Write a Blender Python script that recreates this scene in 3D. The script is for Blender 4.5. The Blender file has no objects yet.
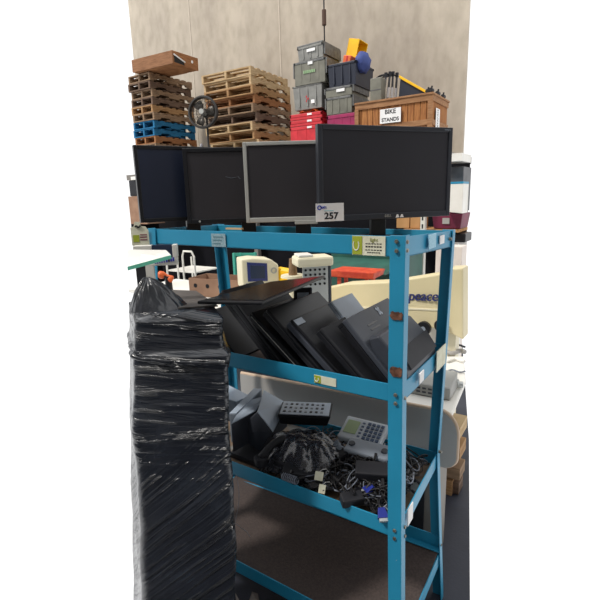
import bpy, math, random
from mathutils import Vector, Matrix, noise
R_ = random.Random(7)
scene = bpy.context.scene
COL = scene.collection
rad = math.radians
V = Vector
# ------------------------------------------------------------------ camera
CF = 460.5; CC = V((.3984, -1.1268, 1.5537)); YAW, PIT, ROL = -.5727, .217, -.0288
FW = V((math.sin(YAW)*math.cos(PIT), math.cos(YAW)*math.cos(PIT), -math.sin(PIT)))
R0 = V((math.cos(YAW), -math.sin(YAW), 0)); U0 = R0.cross(FW)
RT = R0*math.cos(ROL)+U0*math.sin(ROL); UP = -R0*math.sin(ROL)+U0*math.cos(ROL)
FH = V((math.sin(YAW), math.cos(YAW), 0))
cd = bpy.data.cameras.new('camera'); cam = bpy.data.objects.new('camera', cd); COL.objects.link(cam)
cd.sensor_fit = 'HORIZONTAL'; cd.sensor_width = 36; cd.lens = 36*CF/600
cd.clip_start = .02; cd.clip_end = 200
cam.matrix_world = Matrix(((RT.x, UP.x, -FW.x, CC.x), (RT.y, UP.y, -FW.y, CC.y), (RT.z, UP.z, -FW.z, CC.z), (0, 0, 0, 1)))
scene.camera = cam
def ray(px, py): return RT*((px-300)/CF)-UP*((py-300)/CF)+FW
def atY(px, py, y): d = ray(px, py); return CC+d*((y-CC.y)/d.y)
def atX(px, py, x): d = ray(px, py); return CC+d*((x-CC.x)/d.x)
def atZ(px, py, z): d = ray(px, py); return CC+d*((z-CC.z)/d.z)
def atD(px, py, dep): d = ray(px, py); return CC+d*(dep/d.dot(FH))
# ------------------------------------------------------------------ materials
def lin(c):
    if isinstance(c, str):
        c = c.lstrip('#'); c = [int(c[i:i+2], 16)/255 for i in (0, 2, 4)]
    return tuple(((x/12.92) if x <= .04045 else ((x+.055)/1.055)**2.4) for x in c)+(1,)
MATS = {}
def mat(name, c, rough=.5, metal=0, spec=.5, c2=None, scale=8, detail=4, bump=0, bscale=60, stretch=(1, 1, 1), lo=.4, hi=.65, trans=0, alpha=1, coat=0):
    m = bpy.data.materials.new(name); m.use_nodes = True; nt = m.node_tree; b = nt.nodes['Principled BSDF']
    b.inputs['Roughness'].default_value = rough; b.inputs['Metallic'].default_value = metal
    b.inputs['Specular IOR Level'].default_value = spec; b.inputs['Alpha'].default_value = alpha
    b.inputs['Transmission Weight'].default_value = trans; b.inputs['Coat Weight'].default_value = coat
    tc = nt.nodes.new('ShaderNodeTexCoord'); mp = nt.nodes.new('ShaderNodeMapping'); mp.inputs['Scale'].default_value = stretch
    nt.links.new(tc.outputs['Object'], mp.inputs[0])
    n = nt.nodes.new('ShaderNodeTexNoise'); n.inputs['Scale'].default_value = scale; n.inputs['Detail'].default_value = detail
    nt.links.new(mp.outputs[0], n.inputs[0])
    r = nt.nodes.new('ShaderNodeValToRGB'); r.color_ramp.elements[0].position = lo; r.color_ramp.elements[1].position = hi
    c1 = lin(c); cc = lin(c2) if c2 else tuple(min(1, x*1.12) for x in c1[:3])+(1,)
    r.color_ramp.elements[0].color = c1; r.color_ramp.elements[1].color = cc
    nt.links.new(n.outputs[0], r.inputs[0]); nt.links.new(r.outputs[0], b.inputs['Base Color'])
    if bump:
        n2 = nt.nodes.new('ShaderNodeTexNoise'); n2.inputs['Scale'].default_value = bscale; n2.inputs['Detail'].default_value = 6
        nt.links.new(mp.outputs[0], n2.inputs[0])
        bp = nt.nodes.new('ShaderNodeBump'); bp.inputs['Strength'].default_value = bump; bp.inputs['Distance'].default_value = .004
        nt.links.new(n2.outputs[0], bp.inputs['Height']); nt.links.new(bp.outputs[0], b.inputs['Normal'])
    MATS[name] = m; return m
# chipped paint: noise-masked second colour
def chip(name, c, chipc, thr=.70, sc=38, rough=.42):
    m = mat(name, c, rough=rough, c2=None, scale=5)
    nt = m.node_tree; b = nt.nodes['Principled BSDF']; src = b.inputs['Base Color'].links[0].from_socket
    tc = nt.nodes.new('ShaderNodeTexCoord'); n = nt.nodes.new('ShaderNodeTexNoise'); n.inputs['Scale'].default_value = sc; n.inputs['Detail'].default_value = 8
    nt.links.new(tc.outputs['Object'], n.inputs[0])
    r = nt.nodes.new('ShaderNodeValToRGB'); r.color_ramp.elements[0].position = thr; r.color_ramp.elements[1].position = thr+.015
    nt.links.new(n.outputs[0], r.inputs[0]); mx = nt.nodes.new('ShaderNodeMixRGB'); nt.links.new(r.outputs[0], mx.inputs[0])
    nt.links.new(src, mx.inputs[1]); mx.inputs[2].default_value = lin(chipc); nt.links.new(mx.outputs[0], b.inputs['Base Color'])
    return m
M_blue = chip('blue_enamel', '#2387ac', '#b9c6c8', .735)
M_blue2 = mat('blue_enamel_inside', '#2387ac', .45)
M_rust = mat('rust', '#4a2c1e', .9, c2='#7a5340', scale=60, bump=.4)
M_bolt = mat('bolt_zinc', '#8d8a80', .4, .7, c2='#6a6258', scale=80)
M_board = mat('hardboard', '#3b3230', .85, c2='#4a3f3b', scale=120, lo=.35, hi=.7, bump=.2, bscale=200)
M_ply = mat('scuffed_ply', '#a8825c', .8, c2='#8fa3a8', scale=9, lo=.45, hi=.6)
M_plyd = mat('stained_ply', '#6e5c4a', .8, c2='#7d8588', scale=9, lo=.5, hi=.65)
M_blk = mat('black_plastic', '#17181c', .38, spec=.35, c2='#1c1d22')
M_blkm = mat('matt_black_plastic', '#202126', .6, spec=.3, c2='#26272c')
M_gloss = mat('gloss_black_plastic', '#0e0f12', .16, spec=.45)
M_screen = mat('lcd_matt_screen', '#28282e', .42, spec=.35, c2='#2e2e34', scale=2)
M_screenb = mat('lcd_bluish_screen', '#232a3c', .36, spec=.36, c2='#2a3146', scale=2)
M_screenw = mat('lcd_warm_screen', '#302e32', .45, spec=.35, c2='#363438', scale=2)
M_bez = mat('bezel_charcoal', '#2b2e35', .4, spec=.4)
M_silver = mat('silver_plastic', '#a9aaa6', .38, spec=.4, metal=.1)
M_grey = mat('grey_plastic', '#7f8894', .35, spec=.5, c2='#8b94a0')
M_lgrey = mat('light_grey_plastic', '#a9b6c6', .33, spec=.5)
M_dgrey = mat('dark_grey_plastic', '#3a3e47', .42, spec=.4, c2='#42464f')
M_white = mat('white_plastic', '#dcdad2', .4)
M_wht = mat('white_laminate', '#eceae4', .4, c2='#dedbd2', scale=4)
M_cream = mat('cream_moulding', '#d3c79f', .45, c2='#dccfa8', scale=3)
M_cream2 = mat('cream_plastic', '#ddd6b8', .45, c2='#e4dcc2', scale=3)
M_paper = mat('paper_white', '#e6e6e6', .7)
M_ink = mat('ink_black', '#1c1c22', .7)
M_navy = mat('ink_navy', '#2a2f63', .6)
M_inkb = mat('ink_blue', '#3040a8', .6)
M_green = mat('sticker_green', '#9aa52e', .6)
M_greentx = mat('ink_olive', '#8c8f50', .7)
M_stick = mat('sticker_cream', '#dcdcc6', .65, c2='#cfcdb4', scale=30)
M_fade = mat('faded_sticker', '#9cb0b8', .75, c2='#6f97a6', scale=220, lo=.42, hi=.6)
M_pale = mat('pale_blue_sticker', '#a8cfe0', .7, c2='#8fc0d6', scale=200)
def wood(name, c, c2, st=(2, 2, 26)):
    return mat(name, c, .8, c2=c2, scale=3, stretch=st, lo=.3, hi=.7, bump=.3, bscale=20, spec=.2)
M_w = [wood('weathered_pine', '#9c8268', '#6b5848'), wood('pale_pine', '#cbb48f', '#a58863'), wood('fresh_pine', '#b39068', '#8a6745'), wood('dark_pine', '#7a6454', '#52433b'), wood('orange_pine', '#a67650', '#805638')]
M_bluew = wood('blue_painted_pine', '#2d79a8', '#1f5578')
M_crate = wood('crate_pine', '#b07a4a', '#8a5836', (14, 14, 2))
M_cratef = wood('crate_frame_pine', '#a87f5c', '#855f42', (2, 14, 14))
M_fanb = mat('fan_black', '#2b2826', .45)
M_fanbl = mat('fan_blade', '#4a453f', .4, metal=.3)
M_tote = mat('olive_grey_tote', '#76756a', .5, c2='#68675d', scale=10)
M_tote2 = mat('grey_tote', '#7d7d7a', .5, c2='#8c8c88', scale=10)
M_tote3 = mat('dark_grey_tote', '#55565a', .5, c2='#45464a', scale=12)
M_lid = mat('tote_lid_grey', '#6c6d6c', .5, c2='#515254', scale=20)
M_navyt = mat('navy_tote', '#1e2434', .45)
M_red = mat('red_crate', '#bf1f2c', .45, c2='#d22a36')
M_mag = mat('magenta_crate', '#a01c58', .5, c2='#8a184c')
M_wine = mat('wine_crate', '#7a2345', .55, c2='#662039')
M_yel = mat('yellow_plastic', '#f0bd14', .4)
M_org = mat('orange_plastic', '#d8622a', .5)
M_bluep = mat('blue_cloth', '#3a4a86', .7)
M_cable = mat('black_cable', '#141418', .4, spec=.45)
M_cableg = mat('grey_cable', '#6e7480', .4)
M_vga = mat('blue_connector', '#1d2c86', .4)
M_teal = mat('teal_paint', '#3c9c88', .5)
M_tealedge = mat('teal_edge', '#66c2a4', .4)
M_dgreen = mat('dark_green_paint', '#1f4f45', .45, c2='#275c50')
M_redo = mat('red_orange_paint', '#c23a20', .5, c2='#d9532c', scale=20)
M_card = mat('cardboard', '#8d6f5c', .9, c2='#9c7d68', scale=6, spec=.1)
M_cardl = mat('cardboard_light', '#b3875a', .9, c2='#c09468', scale=6, spec=.1)
M_cone = mat('brown_yarn', '#7d6348', .9, c2='#8d7256', scale=90)
M_alu = mat('aluminium', '#b9bcba', .35, .6)
M_dark = mat('shade_and_panel_black', '#0e0e11', .8, c2='#15151a', spec=.1, scale=2)  # near-black standing in for shade under the deck, also on dark panels
M_panel = mat('grey_laminate', '#a5a29e', .55, c2='#aeaba7', scale=3)
M_beige = mat('beige_edge', '#c3ab93', .5)
M_lcd = mat('lcd_green', '#a8b890', .3)
M_bscr = mat('blue_display', '#2a3570', .3)
M_bscrd = mat('dark_display', '#24314a', .3)
M_key = mat('blue_grey_keys', '#54647e', .45)
M_bag = mat('black_film', '#1d2027', .22, spec=.85, c2='#262a32', bump=.7, bscale=14)
M_film = mat('black_stretch_film', '#20242c', .24, spec=.9, c2='#2a2f38', stretch=(1, 1, 1))
M_clear = mat('smoky_polythene', '#3a3c44', .18, spec=1, alpha=.6)
M_sheetgrey = mat('grey_card_under_film', '#5a5654', .4, spec=.4)
M_cab = mat('grey_cabinet', '#75706a', .6)
def wallmat():
    m = bpy.data.materials.new('tilt_slab_concrete'); m.use_nodes = True; nt = m.node_tree; b = nt.nodes['Principled BSDF']; b.inputs['Roughness'].default_value = .9; b.inputs['Specular IOR Level'].default_value = .2
    tc = nt.nodes.new('ShaderNodeTexCoord')
    def nz(sc, det, st):
        mp = nt.nodes.new('ShaderNodeMapping'); mp.inputs['Scale'].default_value = st; nt.links.new(tc.outputs['Object'], mp.inputs[0])
        n = nt.nodes.new('ShaderNodeTexNoise'); n.inputs['Scale'].default_value = sc; n.inputs['Detail'].default_value = det; nt.links.new(mp.outputs[0], n.inputs[0]); return n
    a = nz(.9, 6, (1, 1, .45)); c = nz(7, 8, (1, 1, .5))
    r = nt.nodes.new('ShaderNodeValToRGB'); r.color_ramp.elements[0].position = .3; r.color_ramp.elements[1].position = .72
    r.color_ramp.elements[0].color = lin('#a89e92'); r.color_ramp.elements[1].color = lin('#c6bcac'); nt.links.new(a.outputs[0], r.inputs[0])
    mx = nt.nodes.new('ShaderNodeMixRGB'); mx.blend_type = 'MULTIPLY'; mx.inputs[0].default_value = .6; nt.links.new(r.outputs[0], mx.inputs[1])
    r2 = nt.nodes.new('ShaderNodeValToRGB'); r2.color_ramp.elements[0].position = .3; r2.color_ramp.elements[0].color = (.72, .71, .69, 1); r2.color_ramp.elements[1].position = .6; nt.links.new(c.outputs[0], r2.inputs[0])
    nt.links.new(r2.outputs[0], mx.inputs[2]); nt.links.new(mx.outputs[0], b.inputs['Base Color']); return m
M_wall = wallmat()
M_wallf = mat('light_block_grey', '#8a8784', .9, scale=2)  # mid grey for the unseen walls that hold back sky light
M_floor = mat('shaded_concrete_floor', '#2a2d38', .6, c2='#363a46', scale=3, bump=.2, bscale=80)  # concrete colour darkened to carry the shade lying on the floor
# stretch film: directional wrinkle bump added
def filmbump(m, rotz_dirs):
    nt = m.node_tree; b = nt.nodes['Principled BSDF']
    tc = nt.nodes.new('ShaderNodeTexCoord'); uvm = tc.outputs['UV']
    sep = nt.nodes.new('ShaderNodeSeparateXYZ'); nt.links.new(uvm, sep.inputs[0])
    hs = []
    for ang, sx, sy in rotz_dirs:
        mp = nt.nodes.new('ShaderNodeMapping'); mp.inputs['Rotation'].default_value = (0, 0, ang); mp2 = nt.nodes.new('ShaderNodeMapping'); mp2.inputs['Scale'].default_value = (sx, sy, 1)
        nt.links.new(uvm, mp.inputs[0]); nt.links.new(mp.outputs[0], mp2.inputs[0])
        n = nt.nodes.new('ShaderNodeTexNoise'); n.inputs['Scale'].default_value = 1; n.inputs['Detail'].default_value = 5; n.inputs['Distortion'].default_value = .4
        nt.links.new(mp2.outputs[0], n.inputs[0]); hs.append(n)
    r = nt.nodes.new('ShaderNodeMapRange'); r.inputs['From Min'].default_value = .55; r.inputs['From Max'].default_value = .75; nt.links.new(sep.outputs[1], r.inputs[0])
    mx = nt.nodes.new('ShaderNodeMixRGB'); nt.links.new(r.outputs[0], mx.inputs[0]); nt.links.new(hs[0].outputs[0], mx.inputs[1]); nt.links.new(hs[1].outputs[0], mx.inputs[2])
    cr = nt.nodes.new('ShaderNodeValToRGB'); cr.color_ramp.elements[0].position = .52; cr.color_ramp.elements[1].position = .66; cr.color_ramp.interpolation = 'EASE'
    nt.links.new(mx.outputs[0], cr.inputs[0])
    ad = nt.nodes.new('ShaderNodeMath'); ad.operation = 'MULTIPLY_ADD'; nt.links.new(mx.outputs[0], ad.inputs[0]); ad.inputs[1].default_value = .5; nt.links.new(cr.outputs[0], ad.inputs[2])
    bp = nt.nodes.new('ShaderNodeBump'); bp.inputs['Strength'].default_value = 1; bp.inputs['Distance'].default_value = .022; nt.links.new(ad.outputs[0], bp.inputs['Height']); nt.links.new(bp.outputs[0], b.inputs['Normal'])
filmbump(M_film, [(rad(-38), 2.0, 70), (rad(4), 4, 44)])
# ------------------------------------------------------------------ builders
class MB:
    def __init__(s): s.v = []; s.f = []; s.uv = None
    def add(s, vs, fs):
        o = len(s.v); s.v += [V(x) for x in vs]; s.f += [tuple(i+o for i in f) for f in fs]; return s
    def box(s, lo, hi, M=None):
        vs = [V((x, y, z)) for x in (lo[0], hi[0]) for y in (lo[1], hi[1]) for z in (lo[2], hi[2])]
        if M: vs = [M@v for v in vs]
        return s.add(vs, [(0, 1, 3, 2), (4, 6, 7, 5), (0, 4, 5, 1), (2, 3, 7, 6), (0, 2, 6, 4), (1, 5, 7, 3)])
    def hexa(s, b4, t4):
        return s.add(list(b4)+list(t4), [(3, 2, 1, 0), (4, 5, 6, 7), (0, 1, 5, 4), (1, 2, 6, 5), (2, 3, 7, 6), (3, 0, 4, 7)])
    def cyl(s, a, b, r, r2=None, n=16, cap=True):
        a = V(a); b = V(b); d = (b-a).normalized(); u = d.orthogonal().normalized(); w = d.cross(u); r2 = r if r2 is None else r2
        vs = [a+(u*math.cos(t)+w*math.sin(t))*r for t in [2*math.pi*i/n for i in range(n)]]+[b+(u*math.cos(t)+w*math.sin(t))*r2 for t in [2*math.pi*i/n for i in range(n)]]
        fs = [(i, (i+1) % n, n+(i+1) % n, n+i) for i in range(n)]
        if cap: fs += [tuple(range(n-1, -1, -1)), tuple(range(n, 2*n))]
        return s.add(vs, fs)
    def tube(s, pts, r, n=6, closed=False):
        pts = [V(p) for p in pts]; N = len(pts); vs = []; u = None
        for i, p in enumerate(pts):
            d = ((pts[(i+1) % N] if (closed or i < N-1) else p)-(pts[i-1] if (closed or i > 0) else p)).normalized()
            u = d.orthogonal().normalized() if u is None else (u-d*u.dot(d)).normalized()
            w = d.cross(u); rr = r(i/(N-1)) if callable(r) else r
            vs += [p+(u*math.cos(2*math.pi*k/n)+w*math.sin(2*math.pi*k/n))*rr for k in range(n)]
        fs = []
        for i in range(N if closed else N-1):
            j = (i+1) % N
            fs += [(i*n+k, i*n+(k+1) % n, j*n+(k+1) % n, j*n+k) for k in range(n)]
        if not closed: fs += [tuple(range(n-1, -1, -1)), tuple((N-1)*n+k for k in range(n))]
        return s.add(vs, fs)
    def prism(s, poly, off):
        n = len(poly); p = [V(x) for x in poly]; off = V(off)
        return s.add(p+[x+off for x in p], [tuple(range(n-1, -1, -1)), tuple(range(n, 2*n))]+[(i, (i+1) % n, n+(i+1) % n, n+i) for i in range(n)])
    def ring(s, c, ax, r0, r1, h, n=28):
        c = V(c); ax = V(ax).normalized(); u = ax.orthogonal().normalized(); w = ax.cross(u); vs = []
        for hh in (0, h):
            for r in (r0, r1): vs += [c+ax*hh+(u*math.cos(2*math.pi*k/n)+w*math.sin(2*math.pi*k/n))*r for k in range(n)]
        fs = []
        for k in range(n):
            j = (k+1) % n
            fs += [(k, j, n+j, n+k), (2*n+k, 3*n+k, 3*n+j, 2*n+j), (k, 2*n+k, 2*n+j, j), (n+k, n+j, 3*n+j, 3*n+k)]
        return s.add(vs, fs)
    def build(s, name, m, parent=None, world=False, bev=0, smooth=False, label=None, seg=2):
        vs = s.v
        if world and parent: inv = parent.matrix_world.inverted(); vs = [inv@v for v in vs]
        off = V((0, 0, 0))
        if parent is None:
            xs = [v.x for v in vs]; ys = [v.y for v in vs]; zs = [v.z for v in vs]
            off = V(((min(xs)+max(xs))/2, (min(ys)+max(ys))/2, min(zs))); vs = [v-off for v in vs]
        me = bpy.data.meshes.new(name); me.from_pydata([tuple(v) for v in vs], [], s.f); me.materials.append(m); me.update()
        import bmesh
        bm = bmesh.new(); bm.from_mesh(me); bmesh.ops.recalc_face_normals(bm, faces=bm.faces); bm.to_mesh(me); bm.free()
        if s.uv:
            ul = me.uv_layers.new(name='UVMap')
            for p in me.polygons:
                for li in p.loop_indices: ul.data[li].uv = s.uv[me.loops[li].vertex_index]
        o = bpy.data.objects.new(name, me); COL.objects.link(o)
        if parent: o.parent = parent; o.matrix_world = parent.matrix_world.copy()
        else: o.location = off; o.matrix_world = Matrix.Translation(off)
        if parent: o.matrix_parent_inverse = Matrix.Identity(4); o.matrix_basis = Matrix.Identity(4)
        o['_w'] = 1
        del o['_w']
        if bev:
            md = o.modifiers.new('bevel', 'BEVEL'); md.width = bev; md.segments = seg; md.limit_method = 'ANGLE'
        if smooth:
            for p in me.polygons: p.use_smooth = True
        if label: o['label'] = label
        return o
def box(lo, hi): return MB().box(lo, hi)
def tag(o, label, cat=None, group=None, kind=None):
    if label: o['label'] = label
    if cat: o['category'] = cat
    if group: o['group'] = group
    if kind: o['kind'] = kind
    return o
def thing(name, label, cat, M=None, group=None):
    o = bpy.data.objects.new(name, None); COL.objects.link(o); o.empty_display_size = .05
    if M is None: M = Matrix.Identity(4)
    if not isinstance(M, Matrix): M = Matrix.Translation(V(M))
    o.matrix_world = M; o.matrix_basis = M
    return tag(o, label, cat, group)
def frame(o, x, y, z):
    x, y, z, o = V(x).normalized(), V(y).normalized(), V(z).normalized(), V(o)
    return Matrix(((x.x, y.x, z.x, o.x), (x.y, y.y, z.y, o.y), (x.z, y.z, z.z, o.z), (0, 0, 0, 1)))
def copy_tree(o, parent=None, M=None):
    c = o.copy(); COL.objects.link(c)
    if parent: c.parent = parent
    if M is not None: c.matrix_basis = M
    for ch in o.children: copy_tree(ch, c)
    return c
def text(name, body, size, M, m, parent=None, ext=.0004, bold=0, shear=0, sx=1, align='CENTER'):
    cu = bpy.data.curves.new(name, 'FONT'); cu.body = body; cu.size = size; cu.extrude = ext; cu.offset = bold; cu.shear = shear; cu.align_x = align; cu.align_y = 'CENTER'
    t = bpy.data.objects.new(name, cu); COL.objects.link(t)
    dg = bpy.context.evaluated_depsgraph_get(); dg.update()
    me = bpy.data.meshes.new_from_object(t.evaluated_get(dg)); bpy.data.objects.remove(t)
    me.materials.clear(); me.materials.append(m)
    for v in me.vertices: v.co.x *= sx
    o = bpy.data.objects.new(name, me); COL.objects.link(o)
    if parent: o.parent = parent
    o.matrix_basis = M
    return o
TF = Matrix(((1, 0, 0, 0), (0, 0, -1, 0), (0, 1, 0, 0), (0, 0, 0, 1)))     # text reads along +x, up +z, faces -y
TS = Matrix(((0, 0, 1, 0), (1, 0, 0, 0), (0, 1, 0, 0), (0, 0, 0, 1)))     # reads along +y, faces +x
def T(x, y, z): return Matrix.Translation((x, y, z))
# ------------------------------------------------------------------ setting
w0 = atY(130, 22, 6.6); w1 = atY(467, 60, 6.6)
wl = MB().box((w0.x, 6.6, 0), (w1.x, 6.66, 7.2)); o = wl.build('wall_back', M_wall); tag(o, None, kind='structure')
for i, px in enumerate((191, 280)):
    p = atY(px, 40, 6.6); o = MB().box((p.x-.012, 6.593, 2), (p.x+.012, 6.6, 7.2)).build('trim_%d' % (i+1), mat('joint_sealant%d' % i, '#bdb3a5', .9)); tag(o, None, kind='structure')
# floor slab: everything in front, tapering back to the wall
fl = [(-7.5, -4), (4.5, -4), (4.5, -1.3), (.42, -1.1), (atZ(470, 600, 0).x, atZ(470, 600, 0).y), (atZ(469, 440, 0).x, atZ(469, 440, 0).y), (-1.45, 6.62), (-8.9, 6.62), (-1.6, .6), (-.98, -.26), (-.76, -.43), (-.60, -.78), (-1.6, -1.5), (-7.5, -1.5)]
o = MB().prism([(x, y, -.12) for x, y in fl], (0, 0, .12)).build('floor', M_floor); tag(o, None, kind='structure')
o = MB().box((-7.5, -4.2, 0), (4.5, -4.0, 5.5)).build('wall_added_front', M_wallf); tag(o, None, kind='structure')  # unseen wall added behind the camera to block white sky light
o = MB().box((4.3, -4.0, 0), (4.5, 2.5, 5.5)).build('wall_added_right', M_wallf); tag(o, None, kind='structure')  # unseen side wall, likewise added to cut the light from the right
# ------------------------------------------------------------------ the blue rack
FR, BR, BLc, FL = [[[-.006, -.002, 1.452], [-.006, -.002, 1.047], [0, -.004, .62], [.010, -.007, .191]], [[.008, .428, 1.437], [-.001, .427, 1.047], [-.013, .426, .63], [.009, .438, .21]], [[-1.021, .416, 1.45], [-1.009, .427, 1.046], [-1.009, .427, .625], [-1.01, .426, .2]], [[-.996, .016, 1.459], [-1.009, 0, 1.045], [-1.009, 0, .625], [-1.009, 0, .2]]]
rack = thing('shelf_rack', 'blue painted steel four-tier rack of angle iron with chipped paint, loaded with monitors', 'rack', (-.5, .21, 0))
TH = .004
def corner(c, z):     # interpolate a corner line at height z
    p = [V(q) for q in c]
    if z >= p[1].z: a, b = p[1], p[0]
    elif z >= p[2].z: a, b = p[2], p[1]
    else: a, b = p[3], p[2]
    t = (z-a.z)/(b.z-a.z); return a+(b-a)*t
def post(c, sx, sy, name, m=M_blue, wx=.042, wy=.034):
    # L-section; sx,sy: direction inward
    mb = MB(); zs = [0, .2, .62, 1.047, c[0][2]+.003]
    sec = [(0, 0), (sx*wx, 0), (sx*wx, sy*TH), (sx*TH, sy*TH), (sx*TH, sy*wy), (0, sy*wy)]
    vs = []
    for z in zs:
        q = corner(c, z); vs += [V((q.x+a-sx*0.001, q.y+b-sy*.001, z)) for a, b in sec]
    n = 6; fs = [tuple(range(n)), tuple(range(4*n, 5*n))]
    for i in range(4): fs += [(i*n+k, i*n+(k+1) % n, (i+1)*n+(k+1) % n, (i+1)*n+k) for k in range(n)]
    mb.add(vs, fs); return mb.build(name, m, rack, True, bev=.0012)
pFR = post(FR, -1, 1, 'post'); pBR = post(BR, -1, -1, 'post', wx=.042, wy=.03); pBL = post(BLc, 1, -1, 'post'); pFL = post(FL, 1, 1, 'post')
BH = .053
def beam(a, b, inn, m=M_blue, ledge=.03):
    a = V(a); b = V(b); inn = V(inn); d = (b-a).normalized()
    a2 = a+inn*.0045+d*.004; b2 = b+inn*.0045-d*.004
    mb = MB(); dz = V((0, 0, -BH))
    mb.hexa([a2+dz, b2+dz, b2+dz+inn*TH, a2+dz+inn*TH], [a2, b2, b2+inn*TH, a2+inn*TH])
    mb.hexa([a2+dz, b2+dz, b2+dz+inn*ledge, a2+dz+inn*ledge], [p+V((0, 0, TH)) for p in (a2+dz, b2+dz, b2+dz+inn*ledge, a2+dz+inn*ledge)])
    return mb.build('beam', m, rack, True, bev=.001)
lv = []
for i in range(4):
    up_ = V((0, 0, .066 if i == 3 else 0)); beam(FL[i], FR[i], (0, 1, 0)); beam(V(BLc[i])+up_, V(BR[i])+up_, (0, -1, 0)); beam(FR[i], BR[i], (-1, 0, 0)); beam(FL[i], BLc[i], (1, 0, 0))
    z = [1.452, 1.046, .624, .198][i]-BH+.0045
    q = [V((c[i][0], c[i][1], z)) for c in (FL, FR, BR, BLc)]
    q = [q[0]+V((.01, .01, 0)), q[1]+V((-.01, .01, 0)), q[2]+V((-.01, -.01, 0)), q[3]+V((.01, -.01, 0))]
    q[2] += up_; q[3] += up_
    MB().hexa(q, [p+V((0, 0, .006)) for p in q]).build('shelf_board', [M_ply, M_board, M_plyd, M_board][i], rack, True, label=None)
    lv.append(z+.006)
ZT, Z1, Z2, Z3 = lv
# bolts
for (px, py) in ((396.5, 241.5), (396.5, 251), (395.5, 395), (395.5, 403.5), (394.5, 530.5), (394.5, 538.5)):
    p = atY(px, py, -.006); mb = MB(); mb.cyl(p, p+V((0, -.004, 0)), .0058, .0045, 12); mb.build('bolt', M_bolt, rack, True, smooth=False)
for (px, py) in ((407, 242), (407, 250.5), (404.5, 527), (404.5, 536), (404.8, 398)):
    p = atX(px, py, .0015); MB().cyl(p, p+V((.004, 0, 0)), .006, .0045, 12).build('bolt', M_bolt, rack, True)
for (px, py) in ((451, 239), (441, 452), (441, 545)):
    p = atX(px, py, .008); MB().cyl(p-V((.008, 0, 0)), p+V((.003, 0, 0)), .006, .0045, 12).build('bolt', M_bolt, rack, True)
# rust patches on the front right post (irregular)
for (px, py, w, h, sd) in ((396.5, 316, .019, .013, 1), (396, 371.5, .018, .015, 5)):
    p = atY(px, py, -.0055); rr = random.Random(sd); n = 22
    poly = [p+V((w*math.copysign(abs(math.cos(t))**.6, math.cos(t))*rr.uniform(.8, 1.05), 0, h*math.copysign(abs(math.sin(t))**.6, math.sin(t))*rr.uniform(.75, 1.1))) for t in [2*math.pi*k/n for k in range(n)]]
    MB().prism(poly, (0, -.0009, 0)).build('rust_patch', M_rust, rack, True)
# stickers on the rack
def stickF(px0, py0, px1, py1, m, y=.0005, name='sticker', lab=None, w=None):
    a = atY((px0+px1)/2, (py0+py1)/2, y); b = atY(px0, py0, y); c = atY(px1, py1, y); hw = abs(c.x-b.x)/2; hh = abs(c.z-b.z)/2
    o = MB().box((a.x-hw, y-.0008, a.z-hh), (a.x+hw, y+.001, a.z+hh)).build(name, m, rack, True, label=lab); return o, a, hw, hh
def rT(x, y, z): return rack.matrix_world.inverted()@T(x, y, z)@TF
def gsticker(px0, py0, px1, py1, full=True):
    o, a, hw, hh = stickF(px0, py0, px1, py1, M_stick, .001, 'sticker', 'cream sticker with olive green block and fine print')
    gw = hw*.62; MB().box((a.x-hw+.001, -.0012, a.z-hh+.002), (a.x-hw+gw, .0002, a.z+hh-.001)).build('green_block', M_green, o and rack, True)
    pts = [V((a.x-hw+gw*.42+gw*.28*math.sin(t), -.0016, a.z+hh*.05-hh*.55*math.cos(t))) for t in [rad(-130+260*k/14) for k in range(15)]]
    MB().tube(pts, .0013, 6).build('white_loop', M_paper, rack, True)
    if full:
        s = hh
        text('print', 'light', .0135, rT(a.x+hw*.33, -.0004, a.z+hh*.60), M_greentx, rack)
        for dz, wd, th_ in ((.22, .5, .0011), (-.08, .5, .0016), (-.42, .52, .0011), (-.68, .4, .0011)):
            for j in range(6):
                x = a.x+hw*.33+hw*wd*(-1+j/3); MB().box((x, -.0006, a.z+hh*dz-th_), (x+hw*wd*.24, .0002, a.z+hh*dz+th_)).build('print', M_ink, rack, True)
gsticker(352, 235.5, 385, 256)
gsticker(314, 374.5, 336, 387, False)
o, a, hw, hh = stickF(211, 233.5, 226, 247, M_fade, .010, lab='faded grey sticker')
for k in range(3): MB().box((a.x-hw*.7, .0084, a.z+hh*(.5-.5*k)-.002), (a.x+hw*(.7-.2*k), .0094, a.z+hh*(.5-.5*k)+.002)).build('print', mat('faded_ink%d' % k, '#5c7c86', .8), rack, True)
def stickS(px0, py0, px1, py1, m, x=.003, lab=None):
    a = atX(px0, py0, x); b = atX(px1, py1, x)
    return MB().box((x-.002, min(a.y, b.y), min(a.z, b.z)), (x+.0012, max(a.y, b.y), max(a.z, b.z))).build('sticker', m, rack, True, label=lab)
stickS(429, 235, 435.5, 247, M_pale, lab='pale blue sticker'); stickS(440, 236, 444, 243, M_paper, lab='small white sticker')
stickS(437, 352, 445, 363, M_stick, .0015, lab='torn cream sticker'); stickS(419.5, 374, 423.5, 380, M_paper, .0015); stickS(408, 510, 412.5, 518, M_paper, .004)
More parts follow.
